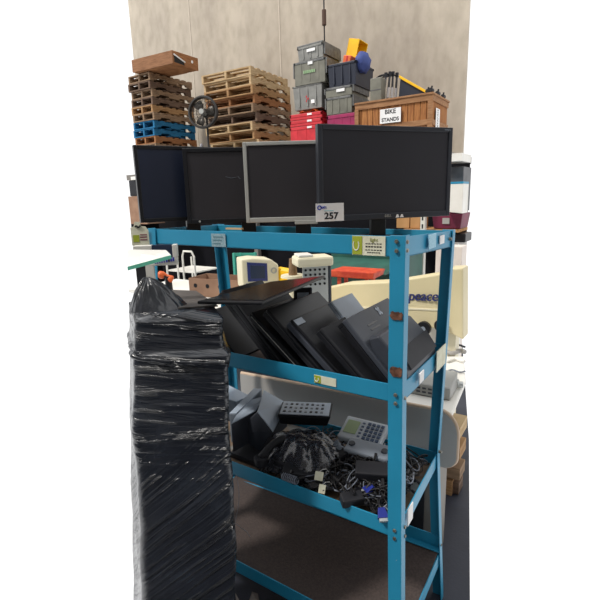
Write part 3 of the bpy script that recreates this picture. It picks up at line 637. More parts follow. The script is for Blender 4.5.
# ------------------------------------------------------------------ wrapped stack at the left
def wrapped():
    A = atD(227, 400, 1.22); B = atD(136, 400, 1.22); Cb = atD(136, 400, 1.50); D_ = atD(222, 400, 1.46)
    P = [V((q.x, q.y, 0)) for q in (Cb, B, A, D_)]
    c = sum(P, V((0, 0, 0)))/4
    H = 1.235; NU = 260; NZ = 260; mb = MB(); mb.uv = []
    per = []
    r = .02
    # rounded footprint samples
    for k in range(4):
        p0, p1, p2 = P[k-1], P[k], P[(k+1) % 4]
        d0 = (p0-p1).normalized(); d1 = (p2-p1).normalized(); s = p1+d0*r; e = p1+d1*r
        for j in range(5): t = j/4; per.append((s*(1-t)+p1*t)*(1-t)+(p1*(1-t)+e*t)*t)
    # resample
    tot = [0]
    for k in range(len(per)): tot.append(tot[-1]+(per[(k+1) % len(per)]-per[k]).length)
    def samp(u):
        s = u*tot[-1]; k = 0
        while k < len(per)-1 and tot[k+1] < s: k += 1
        t = (s-tot[k])/(tot[k+1]-tot[k]); return per[k]*(1-t)+per[(k+1) % len(per)]*t
    S = [samp(k/NU) for k in range(NU)]
    sil = [(0, .03), (.25, .0), (.5, .006), (.75, .006), (.95, .004), (1.08, .0), (1.12, .012), (1.135, .014), (1.15, -.012), (1.2, -.014), (1.235, -.012)]
    for j in range(NZ+1):
        z = H*j/NZ
        k = 0
        while k < len(sil)-2 and sil[k+1][0] < z: k += 1
        t = (z-sil[k][0])/(sil[k+1][0]-sil[k][0]); so = sil[k][1]*(1-t)+sil[k+1][1]*t
        for i in range(NU):
            p = S[i]; d = (p-c).normalized(); u = i/NU*tot[-1]
            al = (u*math.cos(.72)-z*math.sin(.72)) if z < .86 else u
            ac = (u*math.sin(.72)-z*math.cos(.72)) if z < .82 else z+.02*noise.noise(V((u*6, 3, 0)))
            # wrinkle ridges across "ac", long along "al"
            w = noise.noise(V((al*3, ac*42, 1.7)))*.0016+noise.noise(V((al*7, ac*95, 4.7)))*.0008
            if z >= .80: w *= 1.5
            big = noise.noise(V((u*5, z*5, 9)))*.013
            lean = (1.235-z); lx = ((p-c).dot(R0)); fr = .5-lx/.25; so_ = so*(.2+.8*min(1, max(0, (lx+.08)/.16)))
            mb.v.append(V((p.x, p.y, z))+d*(so_+w+big)+R0*(.012-lean*(.035+.045*fr))); mb.uv.append((u, z/H))
    for j in range(NZ):
        for i in range(NU): a = j*NU+i; b = j*NU+(i+1) % NU; mb.f.append((a, b, b+NU, a+NU))
    mb.f.append(tuple(range(NZ*NU, NZ*NU+NU))); mb.f.append(tuple(range(NU-1, -1, -1)))
    t = thing('wrapped_stack', 'tall stack of goods wound in wrinkled black stretch film, in front of the rack', 'wrapped stack', (c.x, c.y, 0))
    mb.build('stretch_film', M_film, t, True, smooth=True)
    # twisted rope of film
    pts = [];
    for i in range(0, NU+1, 2):
        p = S[i % NU]; d = (p-c).normalized(); u = i/NU; z = 1.125+.012*math.sin(u*9)+.008*noise.noise(V((u*20, 0, 3)))
        pts.append(V((p.x, p.y, z))+d*(-.004+.014*min(1, max(0, ((p-c).dot(R0)+.08)/.16)))+d*(.006*noise.noise(V((u*40, 2, 2)))))
    MB().tube(pts, lambda q: .0075+.005*noise.noise(V((q*60, 0, 0))), 8).build('film_rope', M_bag, t, True, smooth=True)
    # sheet of grey card under the top film
    q = [V((x.x, x.y, H+.001)) for x in (atZ(178, 309, H), atZ(218, 307, H), atZ(196, 292, H), atZ(170, 291, H))]
    MB().hexa(q, [x+V((0, 0, .004)) for x in q]).build('card_sheet', M_sheetgrey, t, True)
    return c, H
wc, wH = wrapped()
# film-wrapped bag heaped on the stack
def topbag():
    c = atZ(150, 307, wH); mb = MB(); N = 120; K = 60
    mb.v.append(V((c.x+.0, c.y+.02, wH+.095)))
    for k in range(1, K+1):
        r = k/K
        for i in range(N):
            a = 2*math.pi*i/N; dx = math.cos(a); dy = math.sin(a)
            rx = .125*(1+.12*noise.noise(V((dx*2, dy*2, 1)))); ry = .075
            off = R0*dx*rx*r+FH*dy*ry*r
            if dx < 0: off = R0*dx*.062*r+FH*dy*ry*r
            prof = (1-r**1.9)*(1-.25*max(0, dx)*r)
            fold = noise.noise(V((a*5, r*2.2, 3)))*.012*math.sin(min(1, r*1.3)*math.pi*.8)+abs(noise.noise(V((a*11+r*3, r*3, 8))))*.008*r
            z = wH-.01+.104*prof+fold
            mb.v.append(V((c.x, c.y, 0))+off+V((0, 0, z)))
    for i in range(N): mb.f.append((0, 1+i, 1+(i+1) % N))
    for k in range(K-1):
        for i in range(N): a = 1+k*N+i; b = 1+k*N+(i+1) % N; mb.f.append((a, b, b+N, a+N))
    o = mb.build('film_bundle', M_bag, smooth=True); tag(o, 'shiny black film bundle with a peaked top heaped on the wrapped stack', 'bundle')
topbag()
# white board with teal edge, and white keypad panel resting on the bundle
z = 1.335; q = [atZ(118, 269, z-.0), atZ(131, 266, z), atZ(171, 256, z+.012), atZ(150, 249.5, z+.012), atZ(132, 249.5, z+.01)]
# ------------------------------------------------------------------ midground left
A = [atD(128, 266.5, 1.16), atD(171, 255, 1.22), atD(166, 250, 1.40), atD(128, 249.5, 1.36)]
zz_ = sum(a_.z for a_ in A)/4
b = thing('white_board', 'white board with a mint green front edge above the wrapped stack', 'board', A[0])
dz = V((0, 0, -.008)); MB().hexa([x+dz for x in A], A).build('panel', M_wht, b, True)
nn = -FH*.004; e = A
MB().hexa([e[0]+dz*1.2, e[1]+dz*1.2, e[1]+dz*1.2+nn, e[0]+dz*1.2+nn], [e[0]-dz*.0, e[1]-dz*.0, e[1]-dz*.0+nn, e[0]-dz*.0+nn]).build('edging', M_tealedge, b, True)
DU = 1.46; p = atD(164.5, 256, DU); k = thing('control_unit', 'white control unit with blue markings and a dark screen, left of the rack', 'control unit', frame(p, (R0+FH*.10), (FH-R0*.10), (0, 0, 1)))
s = DU/460.5
MB().box((-13*s, 0, -9.5*s), (12*s, .03, -2*s)).box((8*s, 0, -2*s), (12.5*s, .03, 11*s)).box((-30*s, 0, -2*s), (-12*s, .03, 11*s)).build('casing', M_white, k, bev=.002)
MB().box((-12*s, .004, -2*s), (8*s, .025, 11*s)).build('display', M_bscrd, k)
MB().box((-20*s, .004, 1.236-p.z), (-12*s, .02, -2*s)).build('stand', M_white, k)
for i in range(9):
    MB().box(((-10+2.2*i)*s, -.002, (-7.5+.25*i)*s), ((-9+2.2*i+(.6 if i > 4 else 0))*s, 0, (-3.6+.25*i)*s)).build('key', M_inkb if i != 6 else M_ink, k)
# tables
def table(label, x0, x1, y0, y1, z, m, name='table', legm=M_alu):
    t = thing(name, label, 'table', ((x0+x1)/2, (y0+y1)/2, 0))
    MB().box((x0, y0, z-.03), (x1, y1, z)).build('table_top', m, t, True, bev=.004)
    for x in (x0+.04, x1-.04):
        for y in (y0+.04, y1-.04): MB().box((x-.02, y-.02, 0), (x+.02, y+.02, z-.03)).build('leg', legm, t, True)
    return t
zt = .88
pa = atZ(250, 303, zt); pb_ = atZ(150, 283, zt); pc = atZ(215, 280, zt)
yb_ = atZ(200, 281, zt).y
t = thing('table', 'long white work table behind the rack under the monitor device', 'table', (-1.8, 1.2, 0))
MB().prism([(-1.75, .62, zt-.03), (-.62, .62, zt-.03), (-.62, 1.3, zt-.03), (-1.15, 1.3, zt-.03), (-1.15, yb_, zt-.03), (-2.75, yb_, zt-.03), (-2.75, 1.2, zt-.03), (-1.75, 1.2, zt-.03)], (0, 0, .03)).build('table_top', M_wht, t, True, bev=.004)
for x, y in ((-1.7, .67), (-.67, .67), (-2.7, yb_-.05), (-1.2, yb_-.05)): MB().box((x-.02, y-.02, 0), (x+.02, y+.02, zt-.03)).build('leg', M_alu, t, True)
def onT(px, py, y): return atY(px, py, y)
# cardboard tray
cb0 = atD(190, 297, 3.3); cb1 = atD(246, 298, 3.1)
def openbox(name, label, cat, a, b, h, d, m, wall=.006, holes=0):
    xd = V((b.x-a.x, b.y-a.y, 0)); w_ = xd.length; xd.normalize(); yd = V((-xd.y, xd.x, 0))
    if yd.dot(FH) < 0: yd = -yd
    t = thing(name, label, cat, frame(V((a.x, a.y, a.z)), xd, yd, xd.cross(yd)))
    mb = MB(); mb.box((0, 0, 0), (w_, wall, h)).box((0, d-wall, 0), (w_, d, h)).box((0, wall, 0), (wall, d-wall, h)).box((w_-wall, wall, 0), (w_, d-wall, h)).box((wall, wall, 0), (w_-wall, d-wall, wall)); mb.build('tray', m, t, bev=.001)
    for i in range(holes):
        x = w_*(.12+.22*i); MB().cyl((x, -.001, h*.6), (x, .003, h*.6), h*.12, n=14).build('hand_hole', M_blk, t)
    return t
cb0.z = cb1.z = zt+.003
openbox('cardboard_tray', 'long brown cardboard tray with round holes on the white table', 'tray', V((cb0.x, cb0.y, zt+.003)), V((cb1.x, cb1.y, zt+.003)), .13, .22, M_card, holes=3)
# monitor device (cream, blue screen)
def device():
    dep = 2.75; s = dep/CF; p = atD(261.5, 288, dep); p.z = max(p.z, zt)
    t = thing('patient_monitor', 'cream bedside monitor device with a blue framed screen on the white table', 'monitor device', frame(p, (R0*.95+FH*.32), (FH*.95-R0*.32), (0, 0, 1)))
    H = 31*s; W = 38*s
    pr = [(-W/2, 0, 0), (W/2, 0, 0), (W/2+.0, 0, H*.72), (W*.3, 0, H*.92), (-W*.2, 0, H), (-W/2, 0, H*.97)]
    MB().prism(pr, (0, .16, 0)).build('casing', M_cream2, t, bev=.008)
    MB().prism([(-W*.36, -.003, H*.25), (W*.18, -.003, H*.22), (W*.18, -.003, H*.80), (-W*.36, -.003, H*.88)], (0, .004, 0)).build('blue_bezel', M_bscr, t)
    MB().prism([(-W*.28, -.005, H*.34), (W*.11, -.005, H*.32), (W*.11, -.005, H*.72), (-W*.28, -.005, H*.78)], (0, .004, 0)).build('display', M_bscrd, t)
    for i in range(4): MB().box((-W*.42+i*W*.1, -.004, H*.14), (-W*.36+i*W*.1, 0, H*.19)).build('key', M_bscr, t)
    MB().ring((W*.36, -.004, H*.55), (0, 1, 0), W*.05, W*.085, .004, 20).build('dial', M_silver, t)
device()
# wire trolley
def trolley():
    dep = 4.6; s = dep/CF; p = atD(184, 283, dep); t = thing('wire_trolley', 'white wire trolley with three shelves and two rounded hoop frames', 'trolley', frame((p.x, p.y, 0), (1, 0, 0), (0, 1, 0), (0, 0, 1)))
    z1 = atD(184, 251, dep).z; w = .20; 
    for x in (-.17, .07):
        pts = [(x-.06, 0, 0), (x-.06, 0, z1-.05), (x-.04, 0, z1), (x+.07, 0, z1), (x+.10, 0, z1-.05), (x+.10, 0, 0)]
        MB().tube(pts, .010, 8).build('hoop_frame', M_white, t)
    for f in (.35, .55, .80):
        zz = z1*f; MB().box((-.23, 0, zz), (.17, .35, zz+.012)).build('shelf', M_white, t)
    for x in (-.23, .17): MB().cyl((x, .35, 0), (x, .35, z1*.9), .01, n=8).build('rear_leg', M_white, t)
trolley()
# teal frame
def tealframe():
    dep = 4.3; p0 = atD(234, 253, dep); p1 = atD(255, 253, dep); t = thing('teal_frame', 'thin teal painted metal frame standing behind the cream monitor device', 'frame', ((p0.x+p1.x)/2, (p0.y+p1.y)/2, 0))
    z = p0.z
    for a in (p0, p1, p0+(p1-p0)*.3): MB().box((a.x-.012, a.y-.012, 0), (a.x+.012, a.y+.012, z-.0)).build('upright', M_teal, t, True)
    MB().hexa([p0+V((0, -.012, -.03)), p1+V((0, -.012, -.03)), p1+V((0, .012, -.03)), p0+V((0, .012, -.03))], [p0+V((0, -.012, 0)), p1+V((0, -.012, 0)), p1+V((0, .012, 0)), p0+V((0, .012, 0))]).build('crossbar', M_teal, t, True)
tealframe()
# spool cone on a cream disc
def cone():
    dep = 2.5; p = atD(293, 277, dep); t = thing('yarn_cone', 'brown cone shaped spool standing on a cream disc', 'spool', p)
    s = dep/CF
    MB().cyl(p, p+V((0, 0, .012)), 12.5*s, 12*s, 28).build('disc', M_cream2, t, True)
    MB().cyl(p+V((0, 0, .012)), p+V((0, 0, 19*s)), 4.6*s, 3.3*s, 20).build('cone', M_cone, t, True, bev=.004)
    MB().cyl(V((p.x, p.y, zt)), p, 6*s, 6*s, 16).build('pedestal', M_cream2, t, True)
cone()
p = atD(285, 272, 2.8); t = thing('yellow_pouch', 'yellow pouch lying beside the spool cone', 'pouch', (p.x, p.y, zt+.003))
MB().hexa([p+V((-.10, -.05, zt+.003-p.z)), p+V((.08, -.05, zt+.003-p.z)), p+V((.08, .05, zt+.003-p.z)), p+V((-.1, .05, zt+.003-p.z))], [p+V((-.06, -.02, .03)), p+V((.05, -.02, .02)), p+V((.05, .03, .02)), p+V((-.06, .03, .03))]).build('pouch_body', M_yel, t, True, bev=.015)
# little orange clamp tool + dark pieces on the table at the left
p = atD(168, 276, 3.0); t = thing('orange_tool', 'small orange hand tool lying left of the white trolley', 'tool', (p.x, p.y, zt+.003))
MB().tube([atD(159+1.5*k, 277-3*math.sin(k*.5), 3.0) for k in range(10)], lambda q: .018+.01*math.sin(q*9), 8).build('handle', M_org, t, True, smooth=True)
MB().cyl(V((p.x, p.y, zt+.003)), p, .03, .02, 12).build('base', M_blk, t, True)
# cream machine arm and perforated bracket
def machine():
    dep = 2.35; s = dep/CF; p = atD(316, 262, dep)
    t = thing('cream_machine', 'cream machine head on a perforated metal bracket behind the flat laptop screen', 'machine', frame((p.x, p.y, zt-.0), (R0*.97+FH*.24), (FH*.97-R0*.24), (0, 0, 1)))
    h = p.z-zt
    MB().box((-19*s, 0, h-5*s), (19*s, .14, h+5*s)).build('head', M_cream2, t, bev=.012)
    MB().box((-17*s, .01, h+5*s), (-2*s, .12, h+7.5*s)).build('top_cover', M_white, t, bev=.004)
    MB().box((-12*s, .04, 0), (15*s, .05, h-5*s)).build('bracket', M_alu, t)
    for i in range(5):
        for j in range(4): MB().cyl(((-9+5*i)*s, .036, h-(9+5*j)*s), ((-9+5*i)*s, .041, h-(9+5*j)*s), 1.3*s, n=10).build('hole', M_blk, t)
    MB().cyl((17*s, .05, 0), (17*s, .05, h), 2*s, n=12).build('column', M_dgrey, t)
machine()
# dark green cabinet, red-orange tray on legs
g0 = atY(330, 258, 2.6); g1 = atY(393, 256, 2.6)
t = thing('green_machine', 'dark green sheet metal machine cover behind the red orange tray', 'machine cover', (g0.x+.2, 2.7, 0))
zt1 = atY(360, 257, 2.6).z; zt2 = atY(360, 270, 2.5).z
MB().box((g0.x, 2.62, .0), (g1.x+.1, 3.1, zt1+.1)).build('body', M_dgreen, t, True, bev=.01)
MB().hexa([V((g0.x-.02, 2.3, zt2)), V((g1.x+.05, 2.3, zt2)), V((g1.x+.1, 2.62, zt2+.04)), V((g0.x, 2.62, zt2+.04))], [V((g0.x-.02, 2.3, zt2+.01)), V((g1.x+.05, 2.3, zt2+.01)), V((g1.x+.1, 2.62, zt2+.09)), V((g0.x, 2.62, zt2+.09))]).build('ledge', M_dgreen, t, True, bev=.004)
r0 = atY(331, 270, 2.05); r1 = atY(373, 274, 2.05)
t = thing('red_tray', 'worn red orange metal tray on short legs behind the rack', 'tray', (r0.x+.1, 2.1, 0))
MB().hexa([V((r0.x, 2.05, r0.z-.055)), V((r1.x, 2.05, r0.z-.055)), V((r1.x, 2.25, r0.z-.045)), V((r0.x, 2.25, r0.z-.045))], [V((r0.x-.01, 2.04, r0.z)), V((r1.x+.01, 2.04, r0.z)), V((r1.x+.01, 2.27, r0.z+.0)), V((r0.x-.01, 2.27, r0.z+.0))]).build('tray', M_redo, t, True, bev=.006)
for k in range(4):
    x = r0.x+.02+(r1.x-r0.x-.04)*(k % 2*.75+.1); y = 2.09+.12*(k//2); MB().box((x-.012, y-.012, 0), (x+.012, y+.012, r0.z-.05)).build('leg', M_redo, t, True)
# tall perforated racking uprights behind on the right
for k, (px, y) in enumerate(((422, 3.1),)):
    p = atY(px, 240, y); t = thing('racking_upright', 'pale steel racking upright with dark slots, right of the big monitor stand', 'racking upright', (p.x, y, 0))
    MB().box((p.x-.02, y, 0), (p.x+.02, y+.06, 2.0)).build('channel', M_white, t, True)
    for j in range(26): MB().box((p.x-.007, y-.002, .05+.075*j), (p.x+.007, y, .09+.075*j)).build('slot', M_ink, t, True)
# ------------------------------------------------------------------ cream "epeace" bed frame behind the rack
def bed():
    y = 1.35; pr = [(318, 290), (345, 284), (390, 282), (443, 273.5), (449, 268.5), (463, 268), (463, 340), (446, 331), (400, 322), (318, 318)]
    poly = [atY(a, b, y) for a, b in pr]
    t = thing('care_bed', 'cream moulded care bed end with navy lettering behind the rack', 'bed', (-.9, y+.1, 0))
    MB().prism(poly, (0, .12, 0)).build('moulded_panel', M_cream, t, True, bev=.008)
    rb = [atY(a, b, y-.004) for a, b in [(318, 306), (400, 307.5), (447, 309.5), (447, 311.5), (400, 309.5), (318, 308)]]
    MB().prism(rb, (0, .01, 0)).build('ridge', M_cream2, t, True, bev=.002)
    p = atY(405, 299, y-.002); q = atY(440, 297, y-.002)
    a0 = atY(401.5, 298.3, y-.005); L = atY(437.5, 295.6, y-.005)-a0
    cm = text('lettering', 'epeace', .115, frame(a0+L*.5+V((0, 0, .004)), L, (0, 0, 1), L.normalized().cross(V((0, 0, 1)))), M_navy, None, .0025, 0, .25, 1.12)
    import bmesh
    bt = bmesh.new(); bt.from_mesh(cm.data); g_ = bmesh.ops.duplicate(bt, geom=bt.verts[:]+bt.edges[:]+bt.faces[:]); bmesh.ops.translate(bt, verts=[q for q in g_['geom'] if isinstance(q, bmesh.types.BMVert)], vec=(.006, 0, .0003)); bt.to_mesh(cm.data); bt.free()
    dim = max(v.co.x for v in cm.data.vertices)-min(v.co.x for v in cm.data.vertices)
    f = L.length/dim
    for v in cm.data.vertices: v.co.x *= f; v.co.y *= f*1.2
    cm.parent = t; cm.matrix_basis = t.matrix_world.inverted()@cm.matrix_basis
    # white under-frame and castors
    w = [atY(a, b, y+.03) for a, b in [(405, 318), (447, 326), (447, 372), (405, 372)]]
    MB().prism(w, (0, .3, 0)).build('under_frame', M_wht, t, True, bev=.01)
    for (px, py, rr) in ((423, 329, .040), (440, 326, .034)):
        c = atY(px, py, y-.05)
        MB().cyl(c, c+V((0, .03, 0)), rr, n=24).build('castor', M_blk, t, True, bev=.004)
        MB().cyl(c+V((0, -.003, 0)), c+V((0, .0, 0)), rr*.35, n=14).build('castor_hub', M_grey, t, True)
    for (px) in (330, 452):
        c = atY(px, 330, y+.05); MB().box((c.x-.03, y+.02, 0), (c.x+.03, y+.1, c.z)).build('leg', M_cream2, t, True)
bed()
# pale cupboard behind the bed at the right edge
c0 = atY(436, 246, 2.4); c1 = atY(467, 246, 2.55)
t = tag(MB().box((c0.x, 2.4, 0), (c1.x, 2.55, c0.z)).build('cupboard', mat('pale_pink_laminate', '#d9cfc6', .5), bev=.004), 'pale plain cupboard standing behind the care bed', 'cupboard')
# ------------------------------------------------------------------ right-hand shelving seen between monitor and border
def rshelf():
    y = 3.2
    def X(px): return atY(px, 200, y).x
    def Zz(py, px=458): return atY(px, py, y).z
    t = thing('shelving_bay', 'grey and white shelving bay at the right behind the big monitor', 'shelving', (X(440), y, 0))
    x0, x1 = X(404), atY(469, 200, y+.35).x
    MB().box((X(428), y, Zz(161)), (x1, y+.35, Zz(153))).build('shelf', M_wht, t, True)
    MB().box((x0, y, Zz(232.5)), (x1, y+.35, Zz(229.5))).build('shelf', M_cardl, t, True)
    MB().box((x0, y+.0, Zz(251)), (x1, y+.35, Zz(243))).build('shelf', M_panel, t, True)
    MB().box((x0, y+.5, .02), (atY(468, 200, y+.5).x, y+.52, atY(458, 162, y+.5).z)).build('back_panel', M_dark, t, True)
    # things on it
    tb = thing('storage_box', 'dark grey box under the white top shelf at the right', 'box', (X(458), y+.1, Zz(184)))
    MB().box((X(446), y+.1, Zz(212)+.0), (x1-.003, y+.4, Zz(166))).build('body', M_tote3, tb, True, bev=.006)
    wb = thing('white_box', 'white box with a thin blue top rim at the right edge', 'box', (X(458), y-.1, Zz(212)))
    MB().prism([V((X(448.5), y-.12, Zz(211))), V((X(466), y-.12, Zz(213))), V((X(466), y-.12, Zz(184))), V((X(449), y-.12, Zz(184)))], (0, .2, 0)).build('body', M_wht, wb, True, bev=.004)
    MB().box((X(449), y-.122, Zz(184)), (X(466), y+.08, Zz(182))).build('rim', M_blue2, wb, True)
    for k, (a, b) in enumerate(((433, 462),)):
        m = thing('plastic_crate', 'wine red plastic crate on the shelf below the white box', 'crate', (X(450), y+.1, Zz(229)))
        MB().hexa([V((X(a+1), y+.02, Zz(229))), V((X(b-1), y+.02, Zz(229))), V((X(b-1), y+.3, Zz(229))), V((X(a+1), y+.3, Zz(229)))], [V((X(a-1), y+.01, Zz(213.5))), V((X(b+1), y+.01, Zz(213.5))), V((X(b+1), y+.32, Zz(213.5))), V((X(a-1), y+.32, Zz(213.5)))]).build('body', M_wine, m, True, bev=.006)
        MB().box((X(443), y+.005, Zz(224)), (X(450), y+.012, Zz(218))).build('label_patch', M_panel, m, True)
    for k, (a, b) in enumerate(((395, 408), (409, 419))):
        m = tag(MB().box((X(a), y+.05, Zz(229)), (X(b), y+.3, Zz(216.5))).build('cardboard_box', M_cardl, bev=.003), ['left of the two brown cardboard boxes seen under the big monitor', 'right of the two brown cardboard boxes, next to the slotted upright'][k], 'box')
    m = tag(MB().box((X(452), y+.05, Zz(243)), (X(466), y+.3, Zz(234))).build('equipment_case', M_blk, bev=.01), 'black case on the lowest visible shelf at the right', 'case')
rshelf()
# ------------------------------------------------------------------ lower right: bench, device, hoses, panel, pallets boards
def lowright():
    zb = .68
    P0 = atZ(405, 398, zb); 
    # white bench
    b = [atZ(398, 405, zb), atZ(452, 413, zb), atZ(466, 380, zb), atZ(464, 356, zb), atZ(405, 356, zb)]
    t = thing('white_bench', 'white bench top with rounded corner behind the rack at the right', 'bench', (b[0].x, b[0].y, 0))
    MB().prism(b, (0, 0, -.03)).build('bench_top', M_wht, t, True, bev=.008, seg=3)
    c = sum(b, V((0, 0, 0)))/5
    for q in (b[0], b[4], b[3]):
        p = q+(c-q)*.6; MB().box((p.x-.02, p.y-.02, 0), (p.x+.02, p.y+.02, zb-.03)).build('leg', M_cab, t, True)
    # grey device
    a = atZ(408, 393, zb+.002); bb = atZ(450, 401, zb+.002); 
    t = thing('desktop_device', 'grey desktop device with rows of buttons on the white bench', 'device', (a.x, a.y, zb))
    xd = V((bb.x-a.x, bb.y-a.y, 0)); yd = V((-xd.y, xd.x, 0)).normalized()*.14; h = V((0, 0, .055))
    MB().hexa([a, bb, bb+yd, a+yd], [a+h, bb+h, bb+yd+h*1.6, a+yd+h*1.6]).build('casing', M_grey2, t, True, bev=.008)
    for r in range(2):
        for k in range(4):
            q = a+xd*(.25+.14*k)+h*(.35+.32*r); n = -yd.normalized(); MB().hexa([q+n*.002-xd*.045-V((0, 0, .004)), q+n*.002+xd*.045-V((0, 0, .004)), q-n*.002+xd*.045-V((0, 0, .004)), q-n*.002-xd*.045-V((0, 0, .004))], [q+n*.002-xd*.045+V((0, 0, .004)), q+n*.002+xd*.045+V((0, 0, .004)), q-n*.002+xd*.045+V((0, 0, .004)), q-n*.002-xd*.045+V((0, 0, .004))]).build('button', M_dgrey, t, True)
    # hoses
    for k, (y0, m, r) in enumerate(((352, M_panel, .013), (346, M_dgrey, .006), (360, M_wht, .008), (371, M_cableg, .004))):
        pts = [atZ(447+2.0*j, y0+1.2*math.sin(j*.7+k), zb+r+.002+.001*k) for j in range(10)]
        tag(MB().tube(pts, r, 8).build('hose', m, smooth=True), ['thick grey hose lying across the white bench', 'thin dark hose behind the thick grey one', 'white hose on the bench in front of the thick grey one', 'thin grey lead nearest the front of the bench'][k], 'hose')
    # tap-like fitting
    p = atZ(458, 388, zb+.003); t = thing('metal_fitting', 'metal pipe fitting lying on the front corner of the bench', 'fitting', p)
    MB().cyl(p+V((-.02, 0, .016)), p+V((.02, .01, .016)), .015, n=14).build('barrel', M_alu, t, True, bev=.002)
    MB().cyl(p+V((0, 0, .016)), p+V((.0, -.02, .045)), .008, n=12).build('spout', M_alu, t, True)
M_grey2 = mat('device_grey', '#9a9a96', .5)
lowright()
# long grey rounded panel behind the lower tier
def rpanel():
    y = .52
    tl = atY(240, 374, y); tr = atY(436, 411, y)
    rt = atY(457, 440, y)
    b = atY(452, 470, y); r = .05
    x1 = rt.x; zt_ = tr.z; z0 = b.z-.0
    pts = []
    pts.append(V((tl.x, y, tl.z)));
    for k in range(9): a = math.pi/2*(1-k/8); pts.append(V((x1-.07+.07*math.cos(a), y, zt_-.09+.09*math.sin(a))))
    for k in range(9): a = -math.pi/2*k/8; pts.append(V((x1-.05+.05*math.cos(a), y, z0+.05+.05*math.sin(a))))
    pts.append(V((tl.x, y, z0)))
    t = thing('leaning_panel', 'long grey laminate table top with beige edging standing behind the lower tier', 'panel', ((tl.x+x1)/2, y, z0))
    MB().prism(pts, (0, .02, 0)).build('panel', M_panel, t, True)
    MB().tube([p+V((0, .01, .003)) for p in pts[:-1]], .008, 8).build('edge_trim', M_beige, t, True, smooth=True)
    # supporting trestle
    for x in (tl.x+.2, x1-.2): MB().box((x-.015, y+.0, 0), (x+.015, y+.02, z0)).build('leg', M_cab, t, True)
rpanel()
a = atY(408, 520, .62); b = atY(441, 440, .62)
t = thing('grey_carton', 'grey brown carton standing behind the right end of the rack', 'carton', (a.x, .7, 0))
MB().box((a.x-.05, .62, .0), (b.x, .74, .60)).build('body', M_cab, t, True, bev=.004)
MB().box((a.x-.02, .617, .12), (a.x+.07, .622, .42)).build('dark_panel', M_blkm, t, True)
# timber boards and pallet edge at far right
for k, (px, py, z, w) in enumerate(((461, 418, .60, .02), (460, 440, .50, .02), (459, 462, .40, .02), (457, 478, .30, .025))):
    p = atY(px, py, 1.15); 
    tag(MB().box((p.x-.19, 1.05+.02*k, p.z-.07), (p.x+.02, 1.20, p.z-.005)).build('timber_board', M_w[(1, 2, 0, 3)[k]]), ['topmost rough timber board under the right end of the bench', 'second rough timber board below the bench', 'third rough timber board below the bench', 'lowest dark timber board below the bench'][k], 'board')
p = atY(457, 470, 1.1)
t = thing('trestle_leg', 'plain wooden trestle carrying the timber boards below the bench', 'trestle', (p.x, 1.12, 0))
for dx in (-.15, -.04): MB().box((p.x+dx-.02, 1.09, 0), (p.x+dx+.02, 1.13, p.z-.072)).build('leg', M_w[2], t, True)
# paper scraps on the floor, bottom left
for k, (pts_) in enumerate(([(216, 600), (224, 589), (236, 594), (240, 602), (228, 612)], [(248, 604), (252, 592), (258, 594), (260, 606)])):
    q = [atZ(a, b, .004+.02*(i % 2)) for i, (a, b) in enumerate(pts_)]
    tag(MB().prism(q, (0, 0, .002)).build('paper_scrap', mat('dusty_paper%d' % k, '#77706c', .8)), ['larger grey paper scrap on the floor beside the wrapped stack', 'narrow grey paper scrap on the floor under the front beam'][k], 'scrap')
# ------------------------------------------------------------------ raised deck against the wall with pallets and totes
YD = 5.1; zdeck = 2.10
xl = atY(131, 180, YD).x; xr = atY(446, 140, YD).x
deck = thing('storage_deck', 'long steel storage deck carrying the pallets and totes along the back wall', 'deck', ((xl+xr)/2, YD+.7, 0))
fx_ = atY(204.5, 113, YD-.42).x; MB().prism([(xl, YD-.1, zdeck-.1), (fx_-.35, YD-.1, zdeck-.1), (fx_-.35, YD-.66, zdeck-.1), (fx_+.35, YD-.66, zdeck-.1), (fx_+.35, YD-.1, zdeck-.1), (xr, YD-.1, zdeck-.1), (xr, 6.55, zdeck-.1), (xl, 6.55, zdeck-.1)], (0, 0, .1)).build('platform', M_cab, deck, True)
for x in (xl+.05, (xl+xr)/2, xr-.05):
    for y in (YD, 6.45): MB().box((x-.04, y-.04, 0), (x+.04, y+.04, zdeck-.10)).build('upright', M_cab, deck, True)
tag(MB().box((xl+.1, YD+.1, .0), (min(xr, atY(462, 260, YD+.1).x), YD+.13, zdeck-.12)).build('shade_sheet', M_dark), 'black sheet standing in for the deep shade under the deck', 'shade_sheet')  # dark sheet added where only shade lies, back under the deck
def make_pallet(w, d, h, m, label, group, rnd):
    t = thing('wooden_pallet', label, 'pallet', (0, 0, 0), group)
    for i in range(3):
        x = (-w/2+.02, 0, w/2-.02)[i]; a = MB(); x0_, x1_ = x-.02, x+.02; z0, z1 = .018, h-.018
        # notched stringer profile in the yz plane
        pr = [(x0_, -d/2, z0), (x0_, -d*.36, z0), (x0_, -d*.33, z0+.035), (x0_, -d*.14, z0+.035), (x0_, -d*.11, z0), (x0_, d*.11, z0), (x0_, d*.14, z0+.035), (x0_, d*.33, z0+.035), (x0_, d*.36, z0), (x0_, d/2, z0), (x0_, d/2, z1), (x0_, -d/2, z1)]
        a.prism(pr, (.04, 0, 0)); a.build('stringer', m, t)
    n = 7
    for i in range(n):
        y = -d/2+.045+(d-.09)*i/(n-1); MB().box((-w/2, y-.045, h-.018), (w/2, y+.045, h)).build('top_board', m, t)
    for i in range(4):
        y = -d/2+.045+(d-.09)*i/3; MB().box((-w/2, y-.045, 0), (w/2, y+.045, .018)).build('bottom_board', m, t)
    return t
def reskin(t, m):
    for ch in t.children:
        ch.material_slots[0].link = 'OBJECT'; ch.material_slots[0].material = m
rp = random.Random(4)
ordw = ['bottom', 'second', 'third', 'fourth', 'fifth', 'sixth', 'seventh', 'eighth', 'ninth', 'tenth', 'eleventh', 'twelfth', 'thirteenth', 'fourteenth']
